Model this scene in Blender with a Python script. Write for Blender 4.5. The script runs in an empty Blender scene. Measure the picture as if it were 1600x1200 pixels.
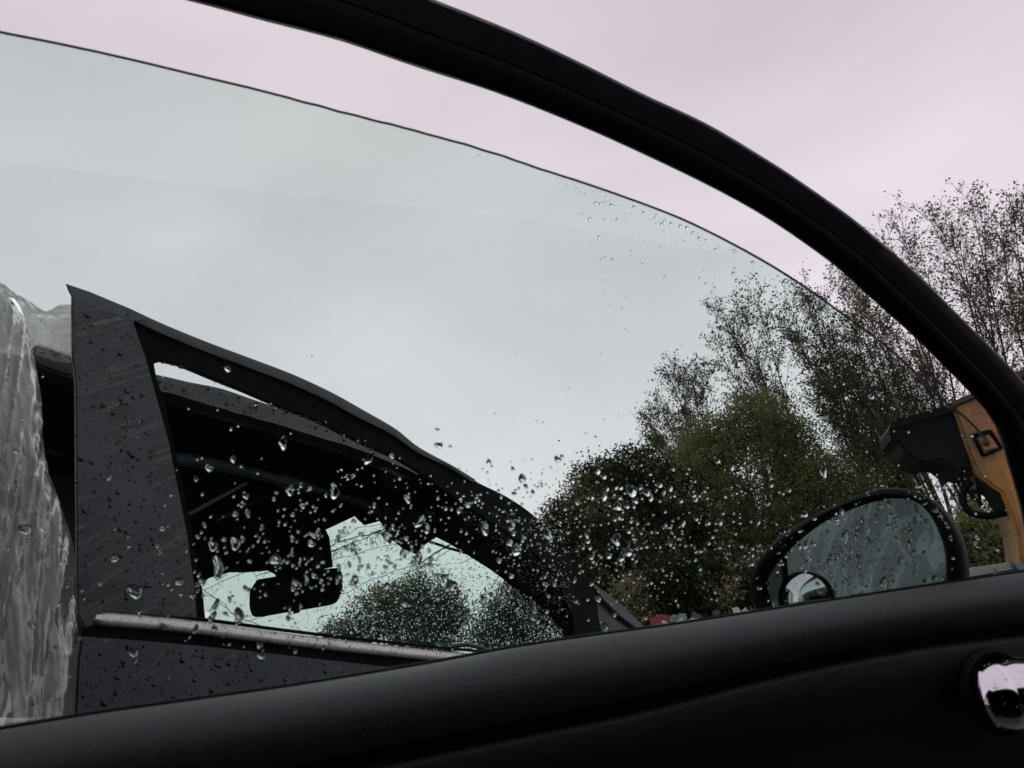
import bpy, bmesh, math, random
import numpy as np
from mathutils import Vector, Matrix, noise as mnoise

R = math.radians
scene = bpy.context.scene
COL = scene.collection
random.seed(7)
rng = np.random.default_rng(7)

# ------------------------------------------------------------------ camera
EYE = Vector((0.0, 0.0, 0.98))
F = 1232.0                      # focal length in photo pixels (1600 wide)
PITCH, ROLL = R(18.5), R(8.0)
fwd = Vector((0, math.cos(PITCH), math.sin(PITCH)))
r0 = Vector((1, 0, 0)); u0 = r0.cross(fwd)
right = r0 * math.cos(ROLL) - u0 * math.sin(ROLL)
up = u0 * math.cos(ROLL) + r0 * math.sin(ROLL)
cam_data = bpy.data.cameras.new('camera')
cam = bpy.data.objects.new('camera', cam_data)
COL.objects.link(cam)
m3 = Matrix((right, up, -fwd)).transposed()
cam.matrix_world = Matrix.Translation(EYE) @ m3.to_4x4()
cam_data.sensor_width = 36.0
cam_data.lens = 36.0 * F / 1600.0
cam_data.clip_start = 0.02
cam_data.clip_end = 2000
cam_data.dof.use_dof = True
cam_data.dof.focus_distance = 2.4
cam_data.dof.aperture_fstop = 15.0
scene.camera = cam

# ------------------------------------------------------------------ world: bright overcast sky
SUN_EL, SUN_AZ = R(42), R(-10)     # azimuth from +Y towards +X
world = bpy.data.worlds.new('World'); scene.world = world
world.use_nodes = True
wt = world.node_tree; wt.nodes.clear()
def wn(t, **k):
    n = wt.nodes.new(t)
    for a, b in k.items(): setattr(n, a, b)
    return n
wo = wn('ShaderNodeOutputWorld')
sky = wn('ShaderNodeTexSky', sky_type='NISHITA'); sky.sun_disc = False
sky.sun_elevation = SUN_EL; sky.sun_rotation = SUN_AZ
bg1 = wn('ShaderNodeBackground'); bg1.inputs['Strength'].default_value = 0.006
wt.links.new(sky.outputs[0], bg1.inputs['Color'])
tc = wn('ShaderNodeTexCoord')
mp = wn('ShaderNodeMapping'); mp.inputs['Scale'].default_value = (1.0, 1.0, 2.2)
wt.links.new(tc.outputs['Generated'], mp.inputs['Vector'])
nz = wn('ShaderNodeTexNoise'); nz.inputs['Scale'].default_value = 1.7
nz.inputs['Detail'].default_value = 5; nz.inputs['Roughness'].default_value = 0.45
nz.inputs['Distortion'].default_value = 0.5
wt.links.new(mp.outputs[0], nz.inputs['Vector'])
cr = wn('ShaderNodeValToRGB')
cr.color_ramp.elements[0].position = 0.30; cr.color_ramp.elements[0].color = (0.62, 0.553, 0.618, 1)
cr.color_ramp.elements[1].position = 0.68; cr.color_ramp.elements[1].color = (0.81, 0.725, 0.792, 1)
wt.links.new(nz.outputs['Fac'], cr.inputs['Fac'])
sx = wn('ShaderNodeSeparateXYZ'); wt.links.new(tc.outputs['Generated'], sx.inputs[0])
mr = wn('ShaderNodeMapRange'); mr.inputs['From Min'].default_value = 0.0; mr.inputs['From Max'].default_value = 0.75
mr.inputs['To Min'].default_value = 1.16; mr.inputs['To Max'].default_value = 0.87
wt.links.new(sx.outputs['Z'], mr.inputs['Value'])
bg2 = wn('ShaderNodeBackground')
wt.links.new(cr.outputs['Color'], bg2.inputs['Color']); wt.links.new(mr.outputs[0], bg2.inputs['Strength'])
ad = wn('ShaderNodeAddShader')
wt.links.new(bg1.outputs[0], ad.inputs[0]); wt.links.new(bg2.outputs[0], ad.inputs[1])
wt.links.new(ad.outputs[0], wo.inputs['Surface'])

sd = bpy.data.lights.new('sun', 'SUN'); sd.energy = 0.5; sd.angle = R(40); sd.color = (1, 0.97, 0.94)
so = bpy.data.objects.new('sun', sd); COL.objects.link(so)
sdir = Vector((math.sin(SUN_AZ) * math.cos(SUN_EL), math.cos(SUN_AZ) * math.cos(SUN_EL), math.sin(SUN_EL)))
so.rotation_euler = (-sdir).to_track_quat('-Z', 'Y').to_euler()

vs = scene.view_settings
vs.view_transform = 'Standard'; vs.look = 'None'; vs.exposure = 0; vs.gamma = 1
cy = scene.cycles
cy.max_bounces = 16; cy.transmission_bounces = 14; cy.transparent_max_bounces = 32
cy.diffuse_bounces = 3; cy.glossy_bounces = 4
cy.caustics_refractive = False; cy.caustics_reflective = False

# ------------------------------------------------------------------ geometry helpers
def ray(px, py):
    return (fwd + right * ((px - 800) / F) + up * ((600 - py) / F)).normalized()
class Plane:
    def __init__(s, p, along, upv):
        s.p = Vector(p); s.a = Vector(along).normalized(); s.u = Vector(upv).normalized()
        s.n = s.a.cross(s.u).normalized()
        if s.n.dot(EYE - s.p) < 0: s.n = -s.n         # faces the camera side
    def at(s, px, py, off=0.0):
        d = ray(px, py); p0 = s.p + s.n * off
        return EYE + d * ((p0 - EYE).dot(s.n) / d.dot(s.n))
def vplane(a, b):
    return Plane((a[0], a[1], 0.9), (b[0] - a[0], b[1] - a[1], 0), (0, 0, 1))
def at_dist(px, py, D):
    d = ray(px, py); return EYE + d * (D / math.hypot(d.x, d.y))
def crv(pts, n):
    """smooth curve through 2-d points, n samples even in arc length"""
    P = np.array(pts, float); Q = []
    E = np.vstack([2 * P[0] - P[1], P, 2 * P[-1] - P[-2]])
    for i in range(1, len(E) - 2):
        p0, p1, p2, p3 = E[i - 1], E[i], E[i + 1], E[i + 2]
        for t in np.linspace(0, 1, 10, endpoint=False):
            Q.append(0.5 * (2 * p1 + (p2 - p0) * t + (2 * p0 - 5 * p1 + 4 * p2 - p3) * t * t + (3 * p1 - p0 - 3 * p2 + p3) * t ** 3))
    Q.append(P[-1]); Q = np.array(Q)
    s = np.concatenate([[0], np.cumsum(np.linalg.norm(np.diff(Q, axis=0), axis=1))])
    t = np.linspace(0, s[-1], n)
    return np.stack([np.interp(t, s, Q[:, k]) for k in range(Q.shape[1])], 1)

def props(o, label=None, cat=None, group=None, kind=None):
    if label: o['label'] = label
    if cat: o['category'] = cat
    if group: o['group'] = group
    if kind: o['kind'] = kind
    return o
def thing(name, loc, label, cat, group=None):
    o = bpy.data.objects.new(name, None); COL.objects.link(o); o.location = loc
    o.empty_display_size = 0.1
    return props(o, label, cat, group)
def obj(name, verts, faces, mat, parent=None, smooth=False, kind=None):
    me = bpy.data.meshes.new(name)
    me.from_pydata([tuple(v) for v in verts], [], faces); me.validate()
    return link(name, me, mat, parent, smooth, kind)
def link(name, me, mat, parent=None, smooth=False, kind=None):
    if mat and not me.materials: me.materials.append(mat)
    if smooth: me.polygons.foreach_set('use_smooth', [True] * len(me.polygons))
    o = bpy.data.objects.new(name, me); COL.objects.link(o)
    if parent:
        o.parent = parent
        if parent.type == 'EMPTY': o.matrix_parent_inverse = Matrix.Translation(-parent.location)
    if kind: o['kind'] = kind
    return o
def bmobj(name, bm, mat, parent=None, smooth=False, kind=None):
    bmesh.ops.recalc_face_normals(bm, faces=bm.faces)
    me = bpy.data.meshes.new(name); bm.to_mesh(me); bm.free()
    return link(name, me, mat, parent, smooth, kind)
def prism(name, pts3, ext, mat, parent=None, bev=0.0, seg=2, smooth=False):
    bm = bmesh.new(); n = len(pts3)
    a = [bm.verts.new(p) for p in pts3]; b = [bm.verts.new(Vector(p) + ext) for p in pts3]
    f1 = bm.faces.new(a); f2 = bm.faces.new(b[::-1])
    for i in range(n): bm.faces.new((a[i], b[i], b[(i + 1) % n], a[(i + 1) % n]))
    bmesh.ops.recalc_face_normals(bm, faces=bm.faces)
    if bev:
        es = [e for e in bm.edges if (e.verts[0] in a) == (e.verts[1] in a) and len(e.link_faces) == 2]
        bmesh.ops.bevel(bm, geom=es, offset=bev, segments=seg, affect='EDGES', clamp_overlap=True)
    bmesh.ops.triangulate(bm, faces=[f for f in bm.faces if len(f.verts) > 4])
    return bmobj(name, bm, mat, parent, smooth)
def tube_bm(bm, path, rad, seg=8, cap=True):
    path = [Vector(p) for p in path]; rings = []
    for i, p in enumerate(path):
        t = (path[min(i + 1, len(path) - 1)] - path[max(i - 1, 0)]).normalized()
        ref = Vector((0, 0, 1)) if abs(t.z) < 0.9 else Vector((1, 0, 0))
        x = t.cross(ref).normalized(); y = t.cross(x)
        r = rad[i] if hasattr(rad, '__len__') else rad
        rings.append([bm.verts.new(p + (x * math.cos(2 * math.pi * k / seg) + y * math.sin(2 * math.pi * k / seg)) * r) for k in range(seg)])
    for a, b in zip(rings[:-1], rings[1:]):
        for k in range(seg): bm.faces.new((a[k], a[(k + 1) % seg], b[(k + 1) % seg], b[k]))
    if cap:
        bm.faces.new(rings[0][::-1]); bm.faces.new(rings[-1])
def tube(name, path, rad, mat, parent=None, seg=8):
    bm = bmesh.new(); tube_bm(bm, path, rad, seg)
    return bmobj(name, bm, mat, parent, True)
def loft(name, rings, mat, parent=None, closed=True, smooth=True, sharp=None):
    V = [p for r in rings for p in r]; m = len(rings[0]); Fc = []
    for i in range(len(rings) - 1):
        for k in range(m if closed else m - 1):
            Fc.append((i * m + k, i * m + (k + 1) % m, (i + 1) * m + (k + 1) % m, (i + 1) * m + k))
    if closed:
        Fc.append(tuple(range(m))[::-1]); Fc.append(tuple((len(rings) - 1) * m + k for k in range(m)))
    o = obj(name, V, Fc, mat, parent, smooth)
    if smooth:
        bm = bmesh.new(); bm.from_mesh(o.data); bmesh.ops.recalc_face_normals(bm, faces=bm.faces)
        for e in bm.edges:
            if len(e.link_faces) == 2 and e.calc_face_angle(0) > R(sharp or 50): e.smooth = False
        bm.to_mesh(o.data); bm.free()
    return o

# ------------------------------------------------------------------ materials
class NT:
    def __init__(s, name):
        s.m = bpy.data.materials.new(name); s.m.use_nodes = True
        s.t = s.m.node_tree; s.t.nodes.clear(); s.out = s.n('ShaderNodeOutputMaterial')
    def n(s, t, **k):
        x = s.t.nodes.new(t)
        for a, b in k.items():
            if a in ('ins',):
                for i, v in b.items(): x.inputs[i].default_value = v
            else: setattr(x, a, b)
        return x
    def l(s, a, b): s.t.links.new(a, b)
    def coord(s, scale=(1, 1, 1), rot=(0, 0, 0)):
        c = s.n('ShaderNodeTexCoord'); m = s.n('ShaderNodeMapping')
        m.inputs['Scale'].default_value = scale; m.inputs['Rotation'].default_value = rot
        s.l(c.outputs['Object'], m.inputs['Vector']); return m.outputs[0]
    def noise(s, vec, scale, detail=4, rough=0.55, dist=0):
        x = s.n('ShaderNodeTexNoise', ins={'Scale': scale, 'Detail': detail, 'Roughness': rough, 'Distortion': dist})
        s.l(vec, x.inputs['Vector']); return x.outputs['Fac']
    def ramp(s, fac, stops):
        x = s.n('ShaderNodeValToRGB'); e = x.color_ramp.elements
        while len(e) < len(stops): e.new(0.5)
        for i, (p, c) in enumerate(stops):
            e[i].position = p; e[i].color = (*c, 1) if hasattr(c, '__len__') else (c, c, c, 1)
        s.l(fac, x.inputs['Fac']); return x.outputs['Color']
    def mix(s, fac, a, b):
        x = s.n('ShaderNodeMix', data_type='RGBA')
        if hasattr(fac, 'links'): s.l(fac, x.inputs[0])
        else: x.inputs[0].default_value = fac
        for i, v in ((6, a), (7, b)):
            if hasattr(v, 'links'): s.l(v, x.inputs[i])
            else: x.inputs[i].default_value = (*v, 1)
        return x.outputs[2]
    def pbsdf(s, col, rough=0.5, metal=0.0, spec=0.5, bump=None, bs=0.2, bd=0.002, coat=0.0):
        p = s.n('ShaderNodeBsdfPrincipled')
        p.inputs['Metallic'].default_value = metal; p.inputs['Specular IOR Level'].default_value = spec
        p.inputs['Coat Weight'].default_value = coat; p.inputs['Coat Roughness'].default_value = 0.08
        if hasattr(col, 'links'): s.l(col, p.inputs['Base Color'])
        else: p.inputs['Base Color'].default_value = (*col, 1)
        if hasattr(rough, 'links'): s.l(rough, p.inputs['Roughness'])
        else: p.inputs['Roughness'].default_value = rough
        if bump is not None:
            b = s.n('ShaderNodeBump', ins={'Strength': bs, 'Distance': bd}); s.l(bump, b.inputs['Height'])
            s.l(b.outputs[0], p.inputs['Normal'])
        s.l(p.outputs[0], s.out.inputs['Surface']); return s.m

def simple(name, c1, c2, scale=30, rough=0.5, metal=0, spec=0.5, bump=0.1, bd=0.001, stretch=(1, 1, 1), coat=0):
    t = NT(name); v = t.coord(stretch); f = t.noise(v, scale)
    col = t.ramp(f, [(0.3, c1), (0.7, c2)])
    f2 = t.noise(v, scale * 6, 3)
    rg = t.ramp(f, [(0.25, max(rough - 0.1, 0.02)), (0.75, min(rough + 0.12, 1))])
    return t.pbsdf(col, rg, metal, spec, f2, bump, bd, coat)

def scratched(name, base, scr, rust, tilt=-30, amount=0.55, rough=0.42, L=0.12, T=0.006):
    """dark paint or film with diagonal scuffs and grimy brown chips"""
    t = NT(name); v = t.coord((1, 1, 1)); c_ = t.n('ShaderNodeTexCoord'); mp_ = t.n('ShaderNodeMapping', vector_type='TEXTURE'); t.l(c_.outputs['Object'], mp_.inputs['Vector'])
    mp_.inputs['Rotation'].default_value = (0, R(tilt), R(56.5)); mp_.inputs['Scale'].default_value = (L, T * 3, T); vs_ = mp_.outputs[0]
    st = t.noise(vs_, 1.0, 5, 0.7, 0.4)
    big = t.noise(v, 11, 5, 0.6)
    fine = t.noise(v, 260, 3)
    a = t.ramp(st, [(amount, 0.0), (amount + 0.09, 1.0)])
    b = t.ramp(big, [(0.42, 0.05), (0.62, 1.0)])
    mm = t.n('ShaderNodeMath', operation='MULTIPLY'); t.l(a, mm.inputs[0]); t.l(b, mm.inputs[1])
    c0 = t.mix(t.ramp(fine, [(0.35, 0.0), (0.7, 1.0)]), base, tuple(x * 1.5 for x in base))
    c1 = t.mix(mm.outputs[0], c0, t.mix(t.ramp(fine, [(0.48, 0.0), (0.6, 1.0)]), scr, rust))
    rg = t.ramp(big, [(0.3, rough - 0.12), (0.7, rough + 0.2)])
    return t.pbsdf(c1, rg, 0, 0.5, st, 0.35, 0.001)

M = {}
M['vinyl'] = simple('grey_grained_vinyl', (0.066, 0.072, 0.077), (0.086, 0.093, 0.099), 500, 0.7, bump=0.25, bd=0.0004, spec=0.2)
t = NT('scuffed_grey_vinyl'); v = t.coord(); g1 = t.noise(v, 420, 3); g2 = t.noise(v, 38, 5, 0.7, 1.5); g3 = t.noise(v, 5, 4)
c = t.ramp(g1, [(0.3, (0.060, 0.066, 0.072)), (0.7, (0.082, 0.090, 0.096))])
c = t.mix(t.ramp(g3, [(0.35, 0.0), (0.7, 0.35)]), c, (0.10, 0.10, 0.098))
c = t.mix(t.ramp(g2, [(0.68, 0.0), (0.74, 0.5)]), c, (0.22, 0.22, 0.22))
M['vinyl'] = t.pbsdf(c, t.ramp(g3, [(0.3, 0.6), (0.7, 0.78)]), 0, 0.2, g1, 0.35, 0.0005)
M['panel'] = simple('dark_door_panel', (0.011, 0.011, 0.012), (0.017, 0.017, 0.018), 300, 0.55, spec=0.25, bump=0.2, bd=0.0004)
M['black_plastic'] = simple('matt_black_plastic', (0.004, 0.004, 0.005), (0.008, 0.008, 0.009), 300, 0.6, spec=0.12, bump=0.2, bd=0.0004)
M['frame_black'] = simple('black_frame_paint', (0.0012, 0.0012, 0.0035), (0.002, 0.002, 0.005), 60, 0.5, spec=0.05, bump=0.05)
M['rubber'] = simple('black_rubber', (0.003, 0.003, 0.004), (0.006, 0.006, 0.007), 120, 0.7, spec=0.1)
M['dark_trim'] = simple('dark_headliner', (0.0025, 0.0025, 0.003), (0.005, 0.005, 0.006), 200, 0.95, spec=0.02)
M['gloss_black'] = simple('wet_black_paint', (0.003, 0.003, 0.004), (0.006, 0.006, 0.008), 60, 0.45, spec=0.12)
M['door_black'] = simple('dull_black_frame', (0.0022, 0.0022, 0.003), (0.004, 0.004, 0.005), 60, 0.5, spec=0.04)
M['pillar'] = scratched('scuffed_dark_pillar', (0.025, 0.028, 0.038), (0.15, 0.14, 0.13), (0.24, 0.165, 0.10), -28, 0.52)
M['skin'] = scratched('scuffed_dark_door_paint', (0.020, 0.024, 0.035), (0.10, 0.10, 0.10), (0.10, 0.075, 0.055), -58, 0.56, 0.36)
M['rail'] = scratched('scratched_grey_roof_paint', (0.048, 0.048, 0.055), (0.17, 0.16, 0.16), (0.09, 0.07, 0.06), -48, 0.54, 0.45)
M['wing'] = scratched('scratched_wing_edge', (0.075, 0.075, 0.08), (0.22, 0.21, 0.21), (0.10, 0.08, 0.07), -40, 0.5, 0.5)
M['worn_lit_edge'] = scratched('worn_lit_frame_edge', (0.030, 0.029, 0.034), (0.10, 0.09, 0.09), (0.07, 0.06, 0.05), 20, 0.5, 0.5)
M['lit_blue_edge'] = simple('lit_blue_black_edge', (0.03, 0.04, 0.065), (0.05, 0.06, 0.09), 40, 0.3, spec=0.6)
M['tube'] = simple('blue_grey_tube', (0.05, 0.085, 0.11), (0.07, 0.11, 0.135), 80, 0.5)
M['pale_slit_light'] = simple('pale_slit_light', (0.5, 0.55, 0.53), (0.65, 0.7, 0.67), 80, 0.5)
M['green_mesh'] = simple('dark_green_mesh', (0.012, 0.02, 0.02), (0.02, 0.032, 0.032), 400, 0.7)
M['brown_rail'] = simple('brown_grey_rail', (0.07, 0.06, 0.058), (0.13, 0.11, 0.105), 30, 0.25, spec=0.7)

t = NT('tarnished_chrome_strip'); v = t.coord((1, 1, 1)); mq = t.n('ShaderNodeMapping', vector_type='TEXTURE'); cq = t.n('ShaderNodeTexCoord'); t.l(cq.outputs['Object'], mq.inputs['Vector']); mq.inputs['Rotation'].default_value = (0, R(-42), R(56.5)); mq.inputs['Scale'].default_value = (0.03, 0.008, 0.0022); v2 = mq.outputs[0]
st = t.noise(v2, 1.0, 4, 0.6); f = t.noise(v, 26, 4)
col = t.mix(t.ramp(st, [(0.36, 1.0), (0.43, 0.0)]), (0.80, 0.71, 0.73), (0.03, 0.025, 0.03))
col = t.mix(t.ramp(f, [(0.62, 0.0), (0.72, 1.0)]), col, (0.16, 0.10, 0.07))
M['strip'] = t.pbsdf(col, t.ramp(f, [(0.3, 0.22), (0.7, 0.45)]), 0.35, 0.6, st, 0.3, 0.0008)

M['chrome'] = NT('chrome').pbsdf((0.80, 0.78, 0.82), 0.07, 1.0)
M['mirror'] = NT('mirror_silver').pbsdf((0.20, 0.225, 0.235), 0.01, 1.0)
M['bead'] = NT('rain_bead_on_paint').pbsdf((0.012, 0.013, 0.017), 0.05, 0, 0.6)
t = NT('convex_mirror'); M['mirror2'] = t.pbsdf((0.50, 0.54, 0.54), 0.02, 1.0)
M['orange_lens'] = NT('orange_lens').pbsdf((0.45, 0.10, 0.02), 0.3)
M['bark'] = simple('grey_brown_bark', (0.03, 0.026, 0.02), (0.075, 0.062, 0.045), 25, 0.9, bump=0.6, bd=0.01)
M['pale_bark'] = simple('pale_brown_bark', (0.07, 0.055, 0.045), (0.13, 0.105, 0.085), 25, 0.9, bump=0.3, bd=0.005)
M['crack'] = NT('crack_lines').pbsdf((0.035, 0.04, 0.04), 0.6)

def thin_glass(name, tint, haze=0.02, dirt=None):
    """thin window pane: tinted straight-through light, a mirror share by angle, a film of grime"""
    t = NT(name)
    tr = t.n('ShaderNodeBsdfTransparent'); tr.inputs['Color'].default_value = (*tint, 1)
    gl = t.n('ShaderNodeBsdfGlossy'); gl.inputs['Roughness'].default_value = 0.01
    lw = t.n('ShaderNodeLayerWeight'); lw.inputs['Blend'].default_value = 0.5
    pw = t.n('ShaderNodeMath', operation='POWER'); pw.inputs[1].default_value = 5; t.l(lw.outputs['Facing'], pw.inputs[0])
    hf = t.n('ShaderNodeMath', operation='MULTIPLY_ADD'); hf.inputs[1].default_value = 0.9; hf.inputs[2].default_value = 0.022; t.l(pw.outputs[0], hf.inputs[0])
    m1 = t.n('ShaderNodeMixShader'); t.l(hf.outputs[0], m1.inputs[0]); t.l(tr.outputs[0], m1.inputs[1]); t.l(gl.outputs[0], m1.inputs[2])
    df = t.n('ShaderNodeBsdfDiffuse'); df.inputs['Color'].default_value = (0.35, 0.36, 0.34, 1)
    v = t.coord((1, 1, 1)); n1 = t.noise(v, 9, 6, 0.6, 0.6); n2 = t.noise(v, 160, 3)
    r1 = t.ramp(n1, [(0.42, haze * 0.3), (0.75, haze * 2.2)])
    r2 = t.ramp(n2, [(0.5, 0.7), (0.8, 1.6)])
    mu = t.n('ShaderNodeMath', operation='MULTIPLY'); t.l(r1, mu.inputs[0]); t.l(r2, mu.inputs[1])
    m2 = t.n('ShaderNodeMixShader'); t.l(mu.outputs[0], m2.inputs[0]); t.l(m1.outputs[0], m2.inputs[1]); t.l(df.outputs[0], m2.inputs[2])
    t.l(m2.outputs[0], t.out.inputs['Surface']); return t.m
M['glass'] = thin_glass('green_tinted_side_glass', (0.880, 0.955, 0.922), 0.010)
M['windscreen'] = thin_glass('green_tinted_windscreen', (0.93, 1.0, 0.97), 0.03)
M['glass_edge'] = simple('dark_green_glass_edge', (0.20, 0.18, 0.19), (0.36, 0.33, 0.34), 90, 0.6)
t = NT('water'); g = t.n('ShaderNodeBsdfRefraction'); g.inputs['IOR'].default_value = 1.33; g.inputs['Roughness'].default_value = 0.0
gg = t.n('ShaderNodeBsdfGlossy'); gg.inputs['Roughness'].default_value = 0.02
fr = t.n('ShaderNodeFresnel'); fr.inputs['IOR'].default_value = 1.33
mx = t.n('ShaderNodeMixShader'); t.l(fr.outputs[0], mx.inputs[0]); t.l(g.outputs[0], mx.inputs[1]); t.l(gg.outputs[0], mx.inputs[2])
t.l(mx.outputs[0], t.out.inputs['Surface']); M['water'] = t.m

def plastic_mat(name, col, trans, rough=0.22, bstr=0.28):
    t = NT(name); v = t.coord((1, 1, 0.3)); n1 = t.noise(v, 13, 4, 0.5, 0.5); v3 = t.coord((1, 1, 0.55)); rgx = t.n('ShaderNodeTexNoise', noise_type='RIDGED_MULTIFRACTAL', ins={'Scale': 16.0, 'Detail': 4.0, 'Roughness': 0.5, 'Distortion': 0.6}); t.l(v3, rgx.inputs['Vector'])
    v2 = t.coord((1, 1, 1)); vo = t.n('ShaderNodeTexVoronoi', feature='F1', ins={'Scale': 130.0}); t.l(v2, vo.inputs['Vector'])
    dr = t.ramp(vo.outputs['Distance'], [(0.18, 1.0), (0.32, 0.0)])
    hs = t.n('ShaderNodeMath', operation='MULTIPLY_ADD'); t.l(dr, hs.inputs[0]); hs.inputs[1].default_value = 0.12; rsc = t.n('ShaderNodeMath', operation='MULTIPLY'); t.l(rgx.outputs['Fac'], rsc.inputs[0]); rsc.inputs[1].default_value = 0.35; t.l(rsc.outputs[0], hs.inputs[2])
    b = t.n('ShaderNodeBump', ins={'Strength': bstr, 'Distance': 0.012}); t.l(hs.outputs[0], b.inputs['Height'])
    df = t.n('ShaderNodeBsdfDiffuse'); t.l(t.ramp(n1, [(0.3, tuple(c * 0.8 for c in col)), (0.7, col)]), df.inputs['Color']); t.l(b.outputs[0], df.inputs['Normal'])
    tl = t.n('ShaderNodeBsdfTranslucent'); tl.inputs['Color'].default_value = (*col, 1); t.l(b.outputs[0], tl.inputs['Normal'])
    gl = t.n('ShaderNodeBsdfGlossy'); gl.inputs['Roughness'].default_value = rough; t.l(b.outputs[0], gl.inputs['Normal'])
    gl.inputs['Color'].default_value = (0.8, 0.8, 0.8, 1)
    tr = t.n('ShaderNodeBsdfTransparent'); tr.inputs['Color'].default_value = (0.9, 0.9, 0.88, 1)
    a = t.n('ShaderNodeMixShader'); a.inputs[0].default_value = 0.5; t.l(df.outputs[0], a.inputs[1]); t.l(tl.outputs[0], a.inputs[2])
    fz = t.n('ShaderNodeFresnel'); fz.inputs['IOR'].default_value = 1.22; t.l(b.outputs[0], fz.inputs['Normal'])
    c = t.n('ShaderNodeMixShader'); t.l(fz.outputs[0], c.inputs[0]); t.l(a.outputs[0], c.inputs[1]); t.l(gl.outputs[0], c.inputs[2])
    d = t.n('ShaderNodeMixShader'); t.l(t.ramp(n1, [(0.35, trans * 0.5), (0.7, min(1, trans * 1.5))]), d.inputs[0]); t.l(c.outputs[0], d.inputs[1]); t.l(tr.outputs[0], d.inputs[2])
    t.l(d.outputs[0], t.out.inputs['Surface']); return t.m
M['film'] = plastic_mat('wet_clear_plastic_film', (0.90, 0.885, 0.85), 0.22)
M['film2'] = plastic_mat('crumpled_thin_plastic', (0.52, 0.47, 0.43), 0.3, 0.2, 1.0)

def leaf_mat(name, stops, trans=0.3, clump=1.2):
    t = NT(name); v = t.coord(); f = t.noise(v, clump, 3); ff = t.noise(v, 9.0, 2)
    ge = t.n('ShaderNodeNewGeometry')
    ad_ = t.n('ShaderNodeMath', operation='ADD'); t.l(f, ad_.inputs[0])
    ml = t.n('ShaderNodeMath', operation='MULTIPLY_ADD'); t.l(ff, ml.inputs[0]); ml.inputs[1].default_value = 0.5; ml.inputs[2].default_value = -0.25
    t.l(ml.outputs[0], ad_.inputs[1])
    rr = t.n('ShaderNodeMath', operation='MULTIPLY_ADD'); t.l(ge.outputs['Random Per Island'], rr.inputs[0]); rr.inputs[1].default_value = 0.25; rr.inputs[2].default_value = -0.12
    a2 = t.n('ShaderNodeMath', operation='ADD'); t.l(ad_.outputs[0], a2.inputs[0]); t.l(rr.outputs[0], a2.inputs[1])
    col = t.ramp(a2.outputs[0], stops)
    df = t.n('ShaderNodeBsdfDiffuse'); t.l(col, df.inputs['Color'])
    tl = t.n('ShaderNodeBsdfTranslucent'); t.l(col, tl.inputs['Color'])
    mx = t.n('ShaderNodeMixShader'); mx.inputs[0].default_value = trans; t.l(df.outputs[0], mx.inputs[1]); t.l(tl.outputs[0], mx.inputs[2])
    t.l(mx.outputs[0], t.out.inputs['Surface']); return t.m
M['leaf_oak'] = leaf_mat('dark_evergreen_leaves', [(0.44, (0.022, 0.036, 0.016)), (0.53, (0.05, 0.062, 0.027)), (0.64, (0.30, 0.255, 0.155))], 0.25)
M['leaf_green'] = leaf_mat('olive_green_leaves', [(0.3, (0.09, 0.11, 0.052)), (0.52, (0.185, 0.21, 0.095)), (0.75, (0.27, 0.27, 0.125))], 0.5)
M['leaf_grey'] = leaf_mat('grey_green_leaves', [(0.3, (0.07, 0.09, 0.06)), (0.55, (0.14, 0.17, 0.11)), (0.8, (0.22, 0.24, 0.16))], 0.4)
M['leaf_poplar'] = leaf_mat('poplar_leaves', [(0.3, (0.05, 0.065, 0.025)), (0.55, (0.10, 0.12, 0.045)), (0.8, (0.16, 0.14, 0.055))], 0.3)
M['leaf_poplar_brown'] = leaf_mat('brown_poplar_leaves', [(0.3, (0.10, 0.075, 0.045)), (0.55, (0.17, 0.135, 0.07)), (0.8, (0.24, 0.19, 0.09))], 0.3)

# ------------------------------------------------------------------ ground
t = NT('wet_gravel_ground'); v = t.coord(); n1 = t.noise(v, 0.6, 6); n2 = t.noise(v, 14, 5)
gm = t.pbsdf(t.mix(t.ramp(n1, [(0.4, 0.0), (0.6, 1.0)]), (0.055, 0.05, 0.042), (0.09, 0.085, 0.075)), t.ramp(n1, [(0.4, 0.25), (0.6, 0.9)]), 0, 0.5, n2, 0.6, 0.03)
gv, gf = [], []; NG = 40
for j in range(NG + 1):
    for i in range(NG + 1):
        x = (i / NG * 2 - 1); y = (j / NG * 2 - 1)
        x = math.copysign(abs(x) ** 3, x) * 600; y = math.copysign(abs(y) ** 3, y) * 600
        z = 0.05 * mnoise.noise(Vector((x * 0.3, y * 0.3, 0))) if max(abs(x), abs(y)) < 60 else 0
        gv.append((x, y, z))
for j in range(NG):
    for i in range(NG): a = j * (NG + 1) + i; gf.append((a, a + 1, a + NG + 2, a + NG + 1))
obj('ground', gv, gf, gm, smooth=True, kind='structure')

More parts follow.
